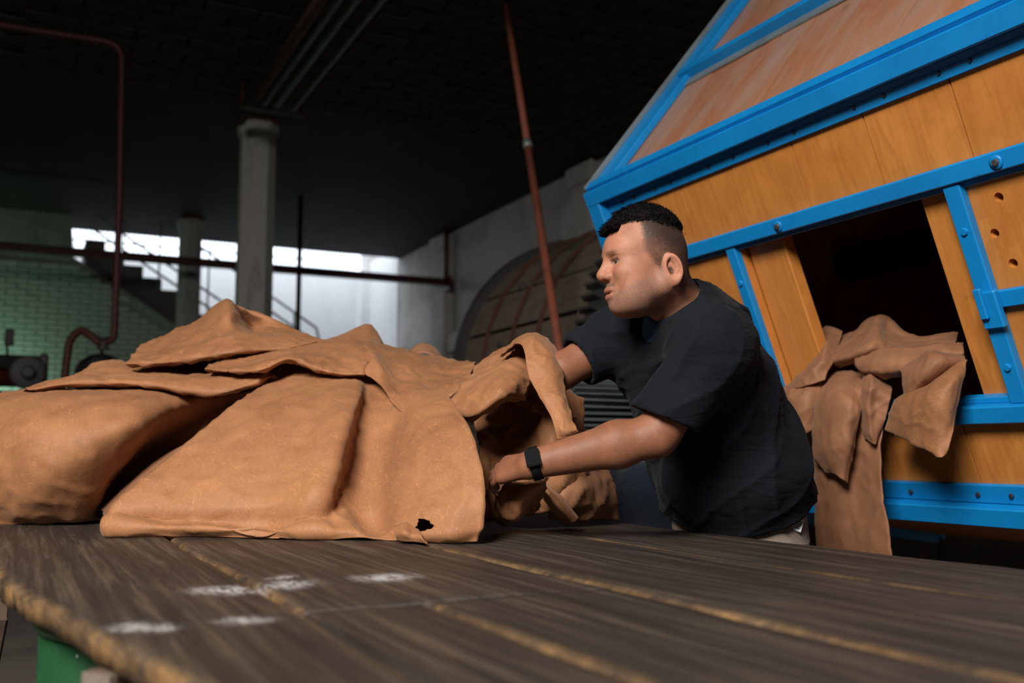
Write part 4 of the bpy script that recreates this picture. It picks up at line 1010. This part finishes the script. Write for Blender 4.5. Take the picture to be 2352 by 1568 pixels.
# ---------------------------------------------------------------- the worker (signed-distance body, meshed with surface nets)
f32 = np.float32
def smin(a, b, k):
    if k <= 0: return np.minimum(a, b)
    h = np.maximum(k-np.abs(a-b), 0)/k; return np.minimum(a, b) - h*h*k*.25
def smax(a, b, k): return -smin(-a, -b, k)
def cap(p, a, b, ra, rb):
    a = np.array(a, f32); b = np.array(b, f32); ba = b-a; pa = p-a
    t = np.clip(pa@ba/max(ba@ba, 1e-9), 0, 1).astype(f32)
    return np.linalg.norm(pa - t[:, None]*ba, axis=1) - (ra+(rb-ra)*t)
def ell(p, c, r):
    q = p-np.array(c, f32); r = np.array(r, f32); k0 = np.linalg.norm(q/r, axis=1); k1 = np.linalg.norm(q/(r*r), axis=1)
    return k0*(k0-1)/np.maximum(k1, 1e-6)
def nets(sdf, lo, hi, h):
    lo = np.array(lo, float); hi = np.array(hi, float); n = np.ceil((hi-lo)/h/4).astype(int)*4+1
    cs = 4; nc = (n-1)//cs+1
    g = np.stack(np.meshgrid(*[lo[i]+np.arange(nc[i])*h*cs for i in range(3)], indexing='ij'), -1).reshape(-1, 3).astype(f32)
    vc = sdf(g).reshape(nc)
    Vv = np.repeat(np.repeat(np.repeat(vc, cs, 0), cs, 1), cs, 2)
    # shift so that each fine node takes its nearest coarse node
    Vv = Vv[cs//2:cs//2+n[0], cs//2:cs//2+n[1], cs//2:cs//2+n[2]].copy()
    m = np.abs(Vv) < h*cs*2.2; idx = np.argwhere(m)
    vals = np.empty(len(idx), f32)
    for s in range(0, len(idx), 400000):
        vals[s:s+400000] = sdf((lo + idx[s:s+400000]*h).astype(f32))
    Vv[m] = vals; S = Vv < 0
    c = np.zeros(tuple(n-1), np.uint8)
    for dx in (0,1):
        for dy in (0,1):
            for dz in (0,1): c += S[dx:n[0]-1+dx, dy:n[1]-1+dy, dz:n[2]-1+dz]
    act = (c > 0) & (c < 8); cells = np.argwhere(act); ids = -np.ones(act.shape, np.int64); ids[act] = np.arange(len(cells))
    acc = np.zeros((len(cells), 3)); cnt = np.zeros(len(cells))
    corners = [(i,j,k) for i in (0,1) for j in (0,1) for k in (0,1)]
    for a in corners:
        for ax in range(3):
            if a[ax]: continue
            b = list(a); b[ax] = 1
            va = Vv[cells[:,0]+a[0], cells[:,1]+a[1], cells[:,2]+a[2]]; vb = Vv[cells[:,0]+b[0], cells[:,1]+b[1], cells[:,2]+b[2]]
            cr_ = (va < 0) != (vb < 0); t = np.where(cr_, va/np.where(cr_, va-vb, 1), 0)
            p = np.array(a)[None] + t[:, None]*(np.array(b)-np.array(a))[None]
            acc += p*cr_[:, None]; cnt += cr_
    P = lo + (cells + acc/cnt[:, None])*h
    Q = []
    for ax in range(3):
        o1, o2 = [(1,2),(2,0),(0,1)][ax]
        A = [slice(None)]*3; B = [slice(None)]*3; A[ax] = slice(0, -1); B[ax] = slice(1, None)
        d = S[tuple(A)] != S[tuple(B)]; e = np.argwhere(d)
        ok = (e[:, o1] > 0) & (e[:, o2] > 0) & (e[:, o1] < n[o1]-1) & (e[:, o2] < n[o2]-1); e = e[ok]
        ins = S[e[:,0], e[:,1], e[:,2]]
        def cid(s1, s2):
            q = e.copy(); q[:, o1] -= s1; q[:, o2] -= s2; return ids[q[:,0], q[:,1], q[:,2]]
        q = np.stack([cid(1,1), cid(0,1), cid(0,0), cid(1,0)], 1)
        q[~ins] = q[~ins][:, ::-1]; Q.append(q)
    return P, np.concatenate(Q)
def nmesh(name, P, Q, mat, parent, smooth_it=1):
    # light Laplacian smoothing
    for _ in range(smooth_it):
        acc = np.zeros_like(P); cnt = np.zeros(len(P))
        for a, b in ((0,1),(1,2),(2,3),(3,0)):
            np.add.at(acc, Q[:,a], P[Q[:,b]]); np.add.at(acc, Q[:,b], P[Q[:,a]]); np.add.at(cnt, Q[:,a], 1); np.add.at(cnt, Q[:,b], 1)
        P = .5*P + .5*acc/np.maximum(cnt, 1)[:, None]
    me = bpy.data.meshes.new(name); me.vertices.add(len(P)); me.vertices.foreach_set('co', P.astype(f32).ravel())
    me.loops.add(Q.size); me.loops.foreach_set('vertex_index', Q.astype(np.int32).ravel())
    me.polygons.add(len(Q)); me.polygons.foreach_set('loop_start', np.arange(0, Q.size, 4, dtype=np.int32))
    me.polygons.foreach_set('use_smooth', np.ones(len(Q), bool)); me.update(calc_edges=True); me.validate()
    me.materials.append(mat); o = bpy.data.objects.new(name, me); col.objects.link(o); parent_to(o, parent); return o, P
def submesh(P, Q, keep):
    Qk = Q[keep[Q].all(1)]; used = np.unique(Qk); mp = -np.ones(len(P), np.int64); mp[used] = np.arange(len(used)); return P[used], mp[Qk]

# head frame
bY = math.radians(16); pd_ = math.radians(5)
HO = PD(1504, 622, 2.22)
hf = np.array([-math.cos(bY)*math.cos(pd_), math.sin(bY)*math.cos(pd_), -math.sin(pd_)])
hl = np.array([-math.sin(bY), -math.cos(bY), 0.0]); hu = np.cross(hf, hl); hu /= np.linalg.norm(hu)
HM = np.stack([hf, hl, hu], 1)
def to_head(p): return ((p-HO)@HM).astype(f32)
def from_head(q): return HO + np.array(q)@HM.T
def ear_local(s):
    # ears
    a = .20; ca, sa = math.cos(a), math.sin(a); e = s-np.array((-.015,.0775,-.008), f32)
    ex = ca*e[:,0]-sa*e[:,2]; ez = sa*e[:,0]+ca*e[:,2]; ey = e[:,1]-(-ex)*.35
    rad = np.sqrt((ex/.0185)**2+(ez/.032)**2)
    ring = np.sqrt((np.maximum(rad, .01)-.86)**2*.018**2*1.3+(ey-.002)**2)-.0040
    disc = np.maximum(np.abs(ey+.0075)-.0035, (rad-.86)*.018)
    lobe = np.linalg.norm((np.stack([ex+.004-.008, ey+.001, ez+.028], 1))/np.array((.010,.006,.010), f32), axis=1)*.007-.007
    ear = smin(smin(ring, disc, .004), lobe, .006)
    anti = np.sqrt((np.sqrt(((ex+.001)/.0095)**2+((ez-.004)/.019)**2)-.85)**2*.0095**2+(ey+.001)**2)-.0032
    ear = smin(ear, anti + np.clip((ex+.002)*1.2, 0, .02), .003)
    ear = smax(ear, -(np.linalg.norm(np.stack([ex-.005, ey+.003, ez+.004], 1)/np.array((.0085,.010,.011), f32), axis=1)*.009-.009), .003)
    trag = np.linalg.norm(np.stack([ex-.0155, ey+.001, ez+.006], 1)/np.array((.004,.004,.007), f32), axis=1)*.004-.004
    ear = smin(ear, trag, .003)
    return ear
def head_local(q):
    """q in the head frame: x forward, y to the worker's left, z up"""
    s = q.copy(); s[:, 1] = np.abs(s[:, 1]); E_ = lambda c, r: ell(q, c, r); S_ = lambda c, r: ell(s, c, r)
    d = E_((.016,0,.053), (.087,.0775,.093))
    d = smin(d, E_((-.022,0,.028), (.048,.066,.06)), .03)
    d = smin(d, E_((.060,0,-.008), (.050,.064,.076)), .035)
    d = smin(d, E_((.072,0,.052), (.038,.060,.036)), .025)
    d = smin(d, cap(s, (.005,.052,-.040), (.082,.024,-.068), .024, .020), .03)
    d = smin(d, E_((.094,0,-.0745), (.0175,.025,.0145)), .014)
    d = smin(d, S_((.078,.044,-.004), (.027,.022,.020)), .02)
    d = smin(d, S_((.062,.044,-.040), (.034,.026,.036)), .025)
    d = smin(d, E_((.095,0,-.042), (.023,.031,.026)), .018)
    d = smin(d, S_((.093,.024,.041), (.017,.024,.0078)), .014)              # brow ridge
    d = smax(d, -S_((.119,.0335,.0205), (.022,.0185,.0125)), .014)          # sockets
    d = smin(d, ell(s, (.0875,.0325,.0195), (.0140,.0145,.0135)), .004)     # eyeballs
    d = smin(d, ell(s, (.0905,.033,.0275), (.0135,.0175,.0070)), .004)      # upper lid
    d = smin(d, ell(s, (.0890,.033,.0105), (.0130,.0165,.0060)), .007)      # lower lid
    d = smin(d, cap(q, (.103,0,.036), (.1245,0,-.003), .0082, .0125), .012)  # nose
    d = smin(d, E_((.1225,0,-.0055), (.0130,.0145,.0118)), .006)
    d = smin(d, S_((.1125,.0155,-.0095), (.0135,.0095,.0095)), .006)
    d = smax(d, -S_((.1185,.0085,-.0185), (.006,.0042,.005)), .003)          # nostrils
    d = smin(d, E_((.1130,0,-.0385), (.0080,.026,.0056)), .006)             # lips
    d = smin(d, E_((.1115,0,-.0540), (.0080,.024,.0066)), .006)
    d = smin(d, S_((.078,.036,-.064), (.016,.014,.018)), .02)
    d = smin(d, E_((.050,0,-.078), (.045,.044,.024)), .03)
    d = smax(d, -E_((.120,0,-.0462), (.016,.030,.0014)), .003)
    ear = ear_local(s)
    d = smin(d, ear, .005)
    return d
# joints
n0 = PD(1575, 735, 2.32); nk = from_head((-.016, 0, -.03))
S_L = PD(1640, 800, 2.16); S_R = PD(1425, 775, 2.48); E_L = PD(1506, 1000, 2.17); W_L = PD(1222, 1066, 2.20)
E_R = PD(1290, 852, 2.43); W_R = PD(1212, 862, 2.56)
p3 = PD(1590, 800, 2.36); p2 = PD(1628, 930, 2.43); p1 = PD(1672, 1060, 2.51); p0 = PD(1694, 1165, 2.60)
lat = np.array([0, -1.0, 0])
def latcap(p, a, b, ra, rb, s=1.35):
    c = (np.array(a)+np.array(b))/2
    q = p + ((p-c.astype(f32))@lat.astype(f32))[:, None]*(1/s-1)*lat.astype(f32)
    a2 = a + lat*((a-c)@lat)*(1/s-1); b2 = b + lat*((b-c)@lat)*(1/s-1)
    return cap(q, a2, b2, ra, rb)
def hand_prims(W, d, back, sgn):
    d = d/np.linalg.norm(d); back = back - d*back.dot(d); back /= np.linalg.norm(back); s = np.cross(d, back); s *= sgn
    pr = []
    ks = [(.093,.028,.0105,(.043,.026,.021)), (.097,.009,.0108,(.047,.029,.022)), (.091,-.011,.0102,(.043,.027,.021)), (.081,-.029,.0092,(.034,.021,.018))]
    for (kl, ko, r, segs) in ks:
        k = W + d*kl + s*ko; pr.append((W + s*ko*.55 + d*.005, k, .018, .0135, .014))
        cur = k; th = math.radians(18)
        for i, sl in enumerate(segs):
            dd = d*math.cos(th) - back*math.sin(th) + s*ko*.8*.3; dd /= np.linalg.norm(dd); nx = cur + dd*sl
            pr.append((cur, nx, r*(1-.10*i), r*(.9-.10*i), .004)); cur = nx; th += math.radians(30)
    t0 = W + d*.022 + s*.024 - back*.004; dd = d*.62+s*.66-back*.35; dd /= np.linalg.norm(dd); t1 = t0+dd*.046
    d2 = d*.85+s*.35-back*.4; d2 /= np.linalg.norm(d2); t2 = t1+d2*.034; d3 = d*.92+s*.1-back*.45; d3 /= np.linalg.norm(d3); t3 = t2+d3*.027
    pr += [(t0, t1, .0165, .0128, .012), (t1, t2, .0122, .0108, .004), (t2, t3, .0108, .009, .004)]
    return pr
dL = PD(1120, 1085, 2.30)-W_L; handL = hand_prims(W_L, dL, -Fh*.75+Zh*.6, 1)
s_test = np.cross(dL/np.linalg.norm(dL), -Fh*.75+Zh*.6)
if s_test[1] < 0 and s_test[2] < 0: handL = hand_prims(W_L, dL, -Fh*.75+Zh*.6, -1)
dR = PD(1130, 885, 2.62)-W_R; handR = hand_prims(W_R, dR, Zh*.9-Fh*.3, -1)
vdir = (E_L-S_L)/np.linalg.norm(E_L-S_L); fdir = (W_L-E_L)/np.linalg.norm(W_L-E_L)
hipL = p0 + lat*.095 - Zh*.03; hipR = p0 - lat*.095 - Zh*.03
kneeL = np.array([hipL[0]-.02, hipL[1]-.03, .50]); kneeR = np.array([hipR[0]-.02, hipR[1]+.03, .50])
ankL = np.array([hipL[0]+.06, hipL[1]-.04, .09]); ankR = np.array([hipR[0]+.10, hipR[1]+.05, .09])
arms = [(S_L, E_L, .058, .046, .02), (E_L, E_L+fdir*.085, .044, .050, .02), (E_L+fdir*.085, W_L, .050, .0325, .02), (E_L-vdir*.01-fdir*.012, E_L-fdir*.004, .034, .034, .02),
        (S_R, E_R, .056, .044, .02), (E_R, E_R+(W_R-E_R)*.35, .043, .045, .02), (E_R+(W_R-E_R)*.35, W_R, .045, .030, .02)]
legs = [(hipL, kneeL, .088, .058, .03), (kneeL, ankL, .058, .040, .02), (hipR, kneeR, .088, .058, .03), (kneeR, ankR, .058, .040, .02),
        (ankL, ankL+np.array([-.14,0,-.045]), .042, .032, .02), (ankR, ankR+np.array([-.14,0,-.045]), .042, .032, .02)]
def skin_sdf(p, face=True):
    d = latcap(p, p3, p2, .105, .120); d = smin(d, latcap(p, p2, p1, .120, .135), .03); d = smin(d, latcap(p, p1, p0, .135, .130), .03)
    d = smin(d, cap(p, n0, S_L, .060, .056), .03); d = smin(d, cap(p, n0, S_R, .060, .056), .03); d = smin(d, cap(p, n0, PD(1632,770,2.42), .06, .085), .04)
    for (a, b, ra, rb, k) in arms + legs: d = smin(d, cap(p, a, b, ra, rb), k)
    for h in (handL, handR):
        hd = None
        for (a, b, ra, rb, k) in h:
            c = cap(p, a, b, ra, rb); hd = c if hd is None else smin(hd, c, k)
        d = smin(d, hd, .012)
    d = smin(d, cap(p, nk, n0, .060, .068), .035)
    q = to_head(p)
    if face:
        hd = head_local(q)
    else: hd = ell(q, (.02,0,.02), (.08,.07,.11))
    return smin(d, hd, .028)
naxis = (nk-n0)/np.linalg.norm(nk-n0); cutc = n0 + naxis*.028
worker = empty('person', (float(p0[0]), float(p0[1]), 0), 'man in a black v-neck t-shirt leaning over the table, gathering tan hides with both arms', 'person')
hlo = HO-np.array([.20,.17,.20]); hhi = HO+np.array([.17,.17,.19])
Ph, Qh = nets(lambda p: skin_sdf(p), hlo, hhi, .0022)
side_h = (Ph-cutc)@naxis > -.002
Ph, Qh = submesh(Ph, Qh, side_h & (np.linalg.norm(Ph-HO, axis=1) < .22))
allp = np.array([p0,p1,p2,p3,S_L,S_R,E_L,W_L,E_R,W_R,ankL,ankR] + [h[1] for h in handL+handR])
blo = allp.min(0)-np.array([.22,.22,.09]); bhi = allp.max(0)+.2; blo[2] = 0.004; bhi[2] = 1.50
Pb, Qb = nets(lambda p: skin_sdf(p, False), blo, bhi, .0046)
Pb, Qb = submesh(Pb, Qb, ((Pb-cutc)@naxis < .003) | (np.linalg.norm(Pb-n0, axis=1) > .24))
nH = len(Ph); Pa = np.concatenate([Ph, Pb]); Qa = np.concatenate([Qh, Qb+nH])
body, Pa = nmesh('body', Pa, Qa, M['skin'], worker, 1)
# skin colour, with the shade of the nose-to-mouth fold painted in
q = to_head(Pa); ishead = np.zeros(len(Pa), bool); ishead[:nH] = True
def ss(a, b, x): t = np.clip((x-a)/(b-a), 0, 1); return t*t*(3-2*t)
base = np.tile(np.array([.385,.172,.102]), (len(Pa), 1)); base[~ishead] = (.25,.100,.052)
x, yv, z = q[:,0], np.abs(q[:,1]), q[:,2]
jit = np.array([mn.noise((a*420, b*420, c*420)) for a, b, c in q[:nH]]); J = np.zeros(len(Pa)); J[:nH] = jit
def put(mask, colr):
    global base
    base = base*(1-mask[:, None]) + np.array(colr)[None]*mask[:, None]
put(ss(.02,.0,np.hypot(np.hypot(x-.118, (yv-.006)*1.0), z+.008))*.35*ishead, (.50,.19,.125))
cheek = np.exp(-(((x-.08)/.03)**2+((z+.012)/.025)**2))*ishead; put(cheek*.25, (.47,.195,.115))
beard = ss(-.028,-.055,z+.35*(x-.09))*ss(-.02,.03,x)*ishead*(.75+.7*J); put(np.clip(beard, 0, 1)*.62, (.17,.115,.095))
must = np.exp(-(((z+.0285-.12*np.maximum(yv-.015,0)*-1)/.0062)**2))*ss(.088,.10,x)*ss(.038,.028,yv)*ishead; put(np.clip(must, 0, 1)*.75, (.14,.085,.07))
lips = np.maximum(np.exp(-((z+.0395)/.004)**2), np.exp(-((z+.0535)/.005)**2))*ss(.098,.106,x)*ss(.028,.020,yv)*ishead; put(np.clip(lips,0,1)*.6, (.36,.115,.095))
# short sides and scalp
line = .046 - .10*np.clip(z-.04, -.05, .06)*-1*0 + np.where(z < .035, (z-.035)*.75, 0)
side = ss(.006, -.010, x-line+J*.008)*ss(-.045, -.02, z + np.where(x < -.03, .02, 0))*ishead
eq = q.copy(); eq[:,1] = np.abs(eq[:,1]); eard = ear_local(eq.astype(f32)); side *= np.where((eard < .0022) & (yv > .070), 0, 1); put(np.where((eard < .0022) & (yv > .07) & ishead, .5, 0.), (.44,.185,.115))
dens = .66+.3*ss(.03,-.03,x)+.36*ss(.03,.09,z)+.2*J
put(np.clip(side*dens, 0, 1)*.93, (.020,.014,.012))
topm = ss(.1005,.107,z+J*.004)*ss(.118,.106,x)*ishead; put(topm, (.010,.008,.007)); blot = np.array([mn.noise((a*28, b*28, c*28+4)) for a, b, c in q[:nH]]); base[:nH] *= (1+.22*blot)[:, None]; base[nH:] *= np.array([1+.22*mn.noise((a*30, b*30, c*30))+.10*mn.noise((a*140, b*140, c*140)) for a, b, c in Pa[nH:]])[:, None]
# brows, eyes
brow = np.exp(-(((z-(.0405+.10*(.033-np.abs(yv-.033))*.4))/.0042)**2))*ss(.010,.017,yv)*ss(.054,.046,yv)*ss(.082,.09,x)*ishead*(.8+.5*J); put(np.clip(brow,0,1)*.62, (.045,.026,.020))
ez_ = z-.0185; slit = ss(.0036,.0024,np.abs(ez_))*ss(.0150,.0128,np.abs(yv-.0325))*ss(.088,.092,x)*ishead
put(slit, (.24,.19,.17)); iris = slit*ss(.0068,.0052,np.hypot(q[:,1]-np.sign(q[:,1])*.0345, ez_-.0005)); put(iris, (.018,.009,.006))
lash = ss(.0062,.0045,np.abs(z-.0232))*ss(.0165,.014,np.abs(yv-.0325))*ss(.087,.092,x)*ishead*(1-slit); put(lash*.75, (.05,.028,.022))
eshade = np.exp(-(((z-.004)/.006)**2+((yv-.034)/.014)**2))*ss(.08,.09,x)*ishead; fold_shade = np.exp(-(((x-.094+.35*(z+.03))/.0035)**2))*ss(.002,-.012,z)*ss(-.062,-.045,z)*ss(.015,.02,yv)*ishead; put(fold_shade*.35, (.22,.085,.06)); put(eshade*.4, (.28,.125,.09))  # shade of the nose-to-mouth fold painted into the tint
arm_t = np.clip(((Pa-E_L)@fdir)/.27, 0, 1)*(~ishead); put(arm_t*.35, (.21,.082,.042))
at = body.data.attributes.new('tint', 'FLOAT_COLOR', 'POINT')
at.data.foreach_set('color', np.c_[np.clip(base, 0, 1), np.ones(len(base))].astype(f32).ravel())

# hair on top
def hair_sdf(p):
    q = to_head(p); x, y, z = q[:,0], q[:,1], q[:,2]
    zl = np.where(x > .03, .104-.012*ss(.080,.092,x), .104 - (.03-x)*.34)
    off = .0095*ss(0, .030, z-zl) + .003*ss(.06,.1,x)
    d = ell(q, (.016,0,.053), (.087,.0775,.093)) - off
    d = smin(d, ell(q, (.080,0,.060), (.040,.058,.040))-.003*ss(0,.02,z-zl), .02)
    d = smin(d, cap(q, (.099,-.036,.1005), (.099,.036,.1005), .0095, .0095), .014)
    d = d + .0012*np.sin(q[:,1]*900+q[:,0]*160) + .001*np.sin(q[:,1]*370-q[:,2]*220)
    return np.maximum(d, zl-z+.002*np.sin(y*700))
Pr, Qr = nets(hair_sdf, HO-np.array([.16,.14,.0]), HO+np.array([.16,.14,.19]), .0025)
hair, Pr = nmesh('hair', Pr, Qr, M['hair'], body, 1)
rr_ = random.Random(5); V = []; Fs = []
qr = to_head(Pr)
for k in range(5200):
    i = rr_.randrange(len(Pr)); a = qr[i]
    nrm = np.array([(a[0]-.016)/.087**2, a[1]/.0775**2, (a[2]-.053)/.093**2]); nrm /= np.linalg.norm(nrm)
    d = nrm*.55 + np.array([.75, a[1]*2.0, -.12]) + np.array([rr_.gauss(0,.18), rr_.gauss(0,.22), rr_.gauss(0,.15)]); d /= np.linalg.norm(d)
    ln = rr_.uniform(.007, .014); s = np.cross(d, nrm); s /= np.linalg.norm(s)+1e-9; wdt = .00055
    b0 = len(V); m_ = a + d*ln*.55 + nrm*.0008; e_ = a + d*ln - nrm*.0012
    for pt, ww in ((a, wdt), (m_, wdt*.8)): V += [from_head(pt-s*ww), from_head(pt+s*ww)]
    V.append(from_head(e_)); Fs += [(b0, b0+1, b0+3, b0+2), (b0+2, b0+3, b0+4)]
o = mesh_obj('hair_strands', V, Fs, M['hair'], body); o['kind'] = 'stuff'

# clothes
cut_dir = (p2-p0)/np.linalg.norm(p2-p0); cut_dir = cut_dir*.75 + Zh*.25 + np.array([.0,.12,0]); cut_dir /= np.linalg.norm(cut_dir)
hA, hB, hF = PD(1750,1202,2.44), PD(1868,1072,2.60), PD(1560,1258,2.46); hem_c = hA; hem_n = np.cross(hB-hA, hF-hA); hem_n /= np.linalg.norm(hem_n); hem_n *= np.sign(hem_n[2])
Bk = PD(1640, 765, 2.44); nup = n0 + naxis*.16
vpt = PY(1464, 768, 1.90)
def folds(p, s=1.0):
    a = p@np.array([.55,.30,.78], f32); b = p@np.array([-.7,.5,.5], f32); c = p@np.array([.2,-.9,.4], f32)
    r1 = 1-np.abs(np.sin(19*a+3*np.sin(9*b)+1.5*np.sin(13*c))); r2 = 1-np.abs(np.sin(31*b+2.5*np.sin(12*a)+4*c))
    return s*(-.0075*r1**3 - .005*r2**4 + .002*np.sin(46*a+5*np.sin(11*b)) + .003)
def sleeve(p, S, E, fr, r0, r1, arm_r, cn):
    ax = (E-S)/np.linalg.norm(E-S); en = S+(E-S)*fr; d = cap(p, S, en+ax*.06, r0, r1) + folds(p)
    pl = (p-en.astype(f32))@cn.astype(f32)
    d = smax(d, pl, .006); inner = np.maximum(cap(p, S, en+ax*.1, arm_r, arm_r), -(pl+.035)); return smax(d, -inner, .004)
cnL = (E_L-S_L)/np.linalg.norm(E_L-S_L); cnL = cnL + Rh*.22 - Zh*.0; cnL /= np.linalg.norm(cnL)
cnR = (E_R-S_R)/np.linalg.norm(E_R-S_R)
ch0 = n0+hf*.045-naxis*.04; ch1 = p2+hf*.04
def torso_sdf(p, o):
    d = latcap(p, p3, p2, .118+o, .138+o); d = smin(d, latcap(p, p2, p1, .138+o, .158+o), .03); d = smin(d, latcap(p, p1, p0, .158+o, .152+o), .03)
    d = smin(d, latcap(p, p0, p0-cut_dir*.10, .152+o, .154+o), .03)
    d = smin(d, cap(p, n0+naxis*.02, S_L, .070+o, .064+o), .04); d = smin(d, cap(p, n0, S_R, .068+o, .062+o), .04); d = smin(d, cap(p, n0, Bk, .066+o, .084+o), .05)
    d = smin(d, latcap(p, ch0, ch1, .072+o, .10+o, 1.5), .05)
    d = smin(d, cap(p, S_L, p2+lat*.06, .07+o, .09+o), .05); d = smin(d, cap(p, S_R, p2-lat*.05, .068+o, .09+o), .05)
    return d
def shirt_sdf(p):
    d = torso_sdf(p, .012) + folds(p)
    d = smax(d, -((p-hem_c.astype(f32))@hem_n.astype(f32)), .004)
    d = smin(d, sleeve(p, S_L, E_L, .82, .080, .080, .060, cnL), .035)
    d = smin(d, sleeve(p, S_R, E_R, .72, .076, .070, .055, cnR), .03)
    neck = cap(p, n0+naxis*.055, nup, .0655, .074); d = smax(d, -neck, .005)
    d = smax(d, -cap(p, n0+naxis*.105+hf*.055, vpt, .050, .038), .005)
    return d
def under_sdf(p):
    d = torso_sdf(p, .003); d = np.maximum(d, np.linalg.norm(p-(n0+hf*.06-naxis*.01).astype(f32), axis=1)-.13)
    neck = cap(p, n0+naxis*.05, nup, .0635, .072); d = smax(d, -neck, .004)
    return smax(d, -cap(p, n0+naxis*.12+hf*.05, n0+naxis*.075+hf*.075, .045, .020), .006)
tl = np.array([p0,p1,p2,p3,S_L,S_R,S_L+(E_L-S_L)*.8,S_R+(E_R-S_R)*.7]); slo = tl.min(0)-.26; shi = tl.max(0)+.27; slo[2] = .76; shi[2] = 1.62
Ps, Qs = nets(shirt_sdf, slo, shi, .0052); nmesh('shirt', Ps, Qs, M['shirt'], body, 1)
Ps, Qs = nets(under_sdf, n0-.2, n0+.2, .004); nmesh('undershirt', Ps, Qs, M['undershirt'], body, 1)
def trouser_sdf(p):
    d = latcap(p, p0+cut_dir*.05, p0-Zh*.06, .146, .148)
    for (a, b, ra, rb, k) in legs[:4]: d = smin(d, cap(p, a, b, ra+.014, rb+.022), .03)
    d = np.maximum(d, .085-p[:,2]); d = np.maximum(d, (p-(p0+cut_dir*.08).astype(f32))@cut_dir.astype(f32))
    return d + folds(p, .7)
tlo = np.array([min(kneeL[0],p0[0])-.25, hipL[1]-.22, .03]); thi = np.array([ankR[0]+.22, hipR[1]+.24, 1.12])
Ps, Qs = nets(trouser_sdf, tlo, thi, .0075); trousers, _ = nmesh('trousers', Ps, Qs, M['trouser'], body, 1)
for (ak, nm) in ((ankL, 'boot'), (ankR, 'boot')):
    def boot_sdf(p, ak=ak):
        d = cap(p, ak+np.array([.02,0,.03]), ak+np.array([.02,0,-.03]), .055, .052); d = smin(d, cap(p, ak+np.array([.03,0,-.045]), ak+np.array([-.16,0,-.05]), .046, .04), .03)
        return np.maximum(d, .002-p[:,2])
    Pq, Qq = nets(boot_sdf, ak-np.array([.24,.09,.12]), ak+np.array([.12,.09,.12]), .007); nmesh(nm, Pq, Qq, M['boot'], body, 1)
# white label sticking out at the hip
lc = PD(1832, 1203, 2.415); lr = Rh*.94 - Zh*.34; lr /= np.linalg.norm(lr); ln_ = -Fh*.95+Rh*.2; lu = np.cross(ln_, lr); lu /= np.linalg.norm(lu)
if lu[2] < 0: lu = -lu
def card(name, c, hw, hh, th, mat, par, off=0):
    c = c + ln_*off; P = [c+lr*a*hw+lu*b*hh+ln_*t for t in (-th, th) for (a, b) in ((-1,-1),(1,-1),(1,1),(-1,1))]; return bm_obj(name, hexa(P), mat, par)
card('care_label', lc, .0125, .0165, .0006, M['tagwhite'], trousers)
r3 = random.Random(2)
for row in range(4): card('label_print', lc + lu*(.006-.0052*row) + lr*r3.uniform(-.001,.001), .0078, .0012, .0003, M['ink'], trousers, .0012)

# ---------------------------------------------------------------- wristwatch
wax = fdir; wc = W_L - fdir*.008
wb = -Fh*.86+Zh*.25-Rh*.35; wb = wb-wax*wb.dot(wax); wb /= np.linalg.norm(wb); ws = np.cross(wax, wb)
watch = empty('wristwatch', tuple(wc), 'black smartwatch strapped around the man\'s outstretched wrist', 'watch')
V = []; Fs = []; n_ = 40; r_in = .0342
for k in range(n_):
    a = 2*math.pi*k/n_; rd_ = wb*math.cos(a)+ws*math.sin(a)
    for (rr, off) in ((r_in-.001,-.011),(r_in+.0032,-.0105),(r_in+.0036,0),(r_in+.0032,.0105),(r_in-.001,.011)): V.append(wc+rd_*rr+wax*off)
for k in range(n_):
    b = 5*k; d = 5*((k+1) % n_)
    for j in range(5): Fs.append((b+j, b+(j+1) % 5, d+(j+1) % 5, d+j))
mesh_obj('strap', V, Fs, M['blackrubber'], watch, True)
def wbox(name, hx, hy, t0, t1, mat, bv):
    P = [wc+wb*t+wax*a*hx+ws*b*hy for t in (t0, t1) for (a, b) in ((-1,-1),(1,-1),(1,1),(-1,1))]; return bm_obj(name, bevel(hexa(P), bv, 2), mat, watch)
wbox('case', .0165, .0200, r_in+.001, r_in+.0105, M['blackrubber'], .004); wbox('screen', .0135, .0170, r_in+.0100, r_in+.0112, M['screen'], .0004)
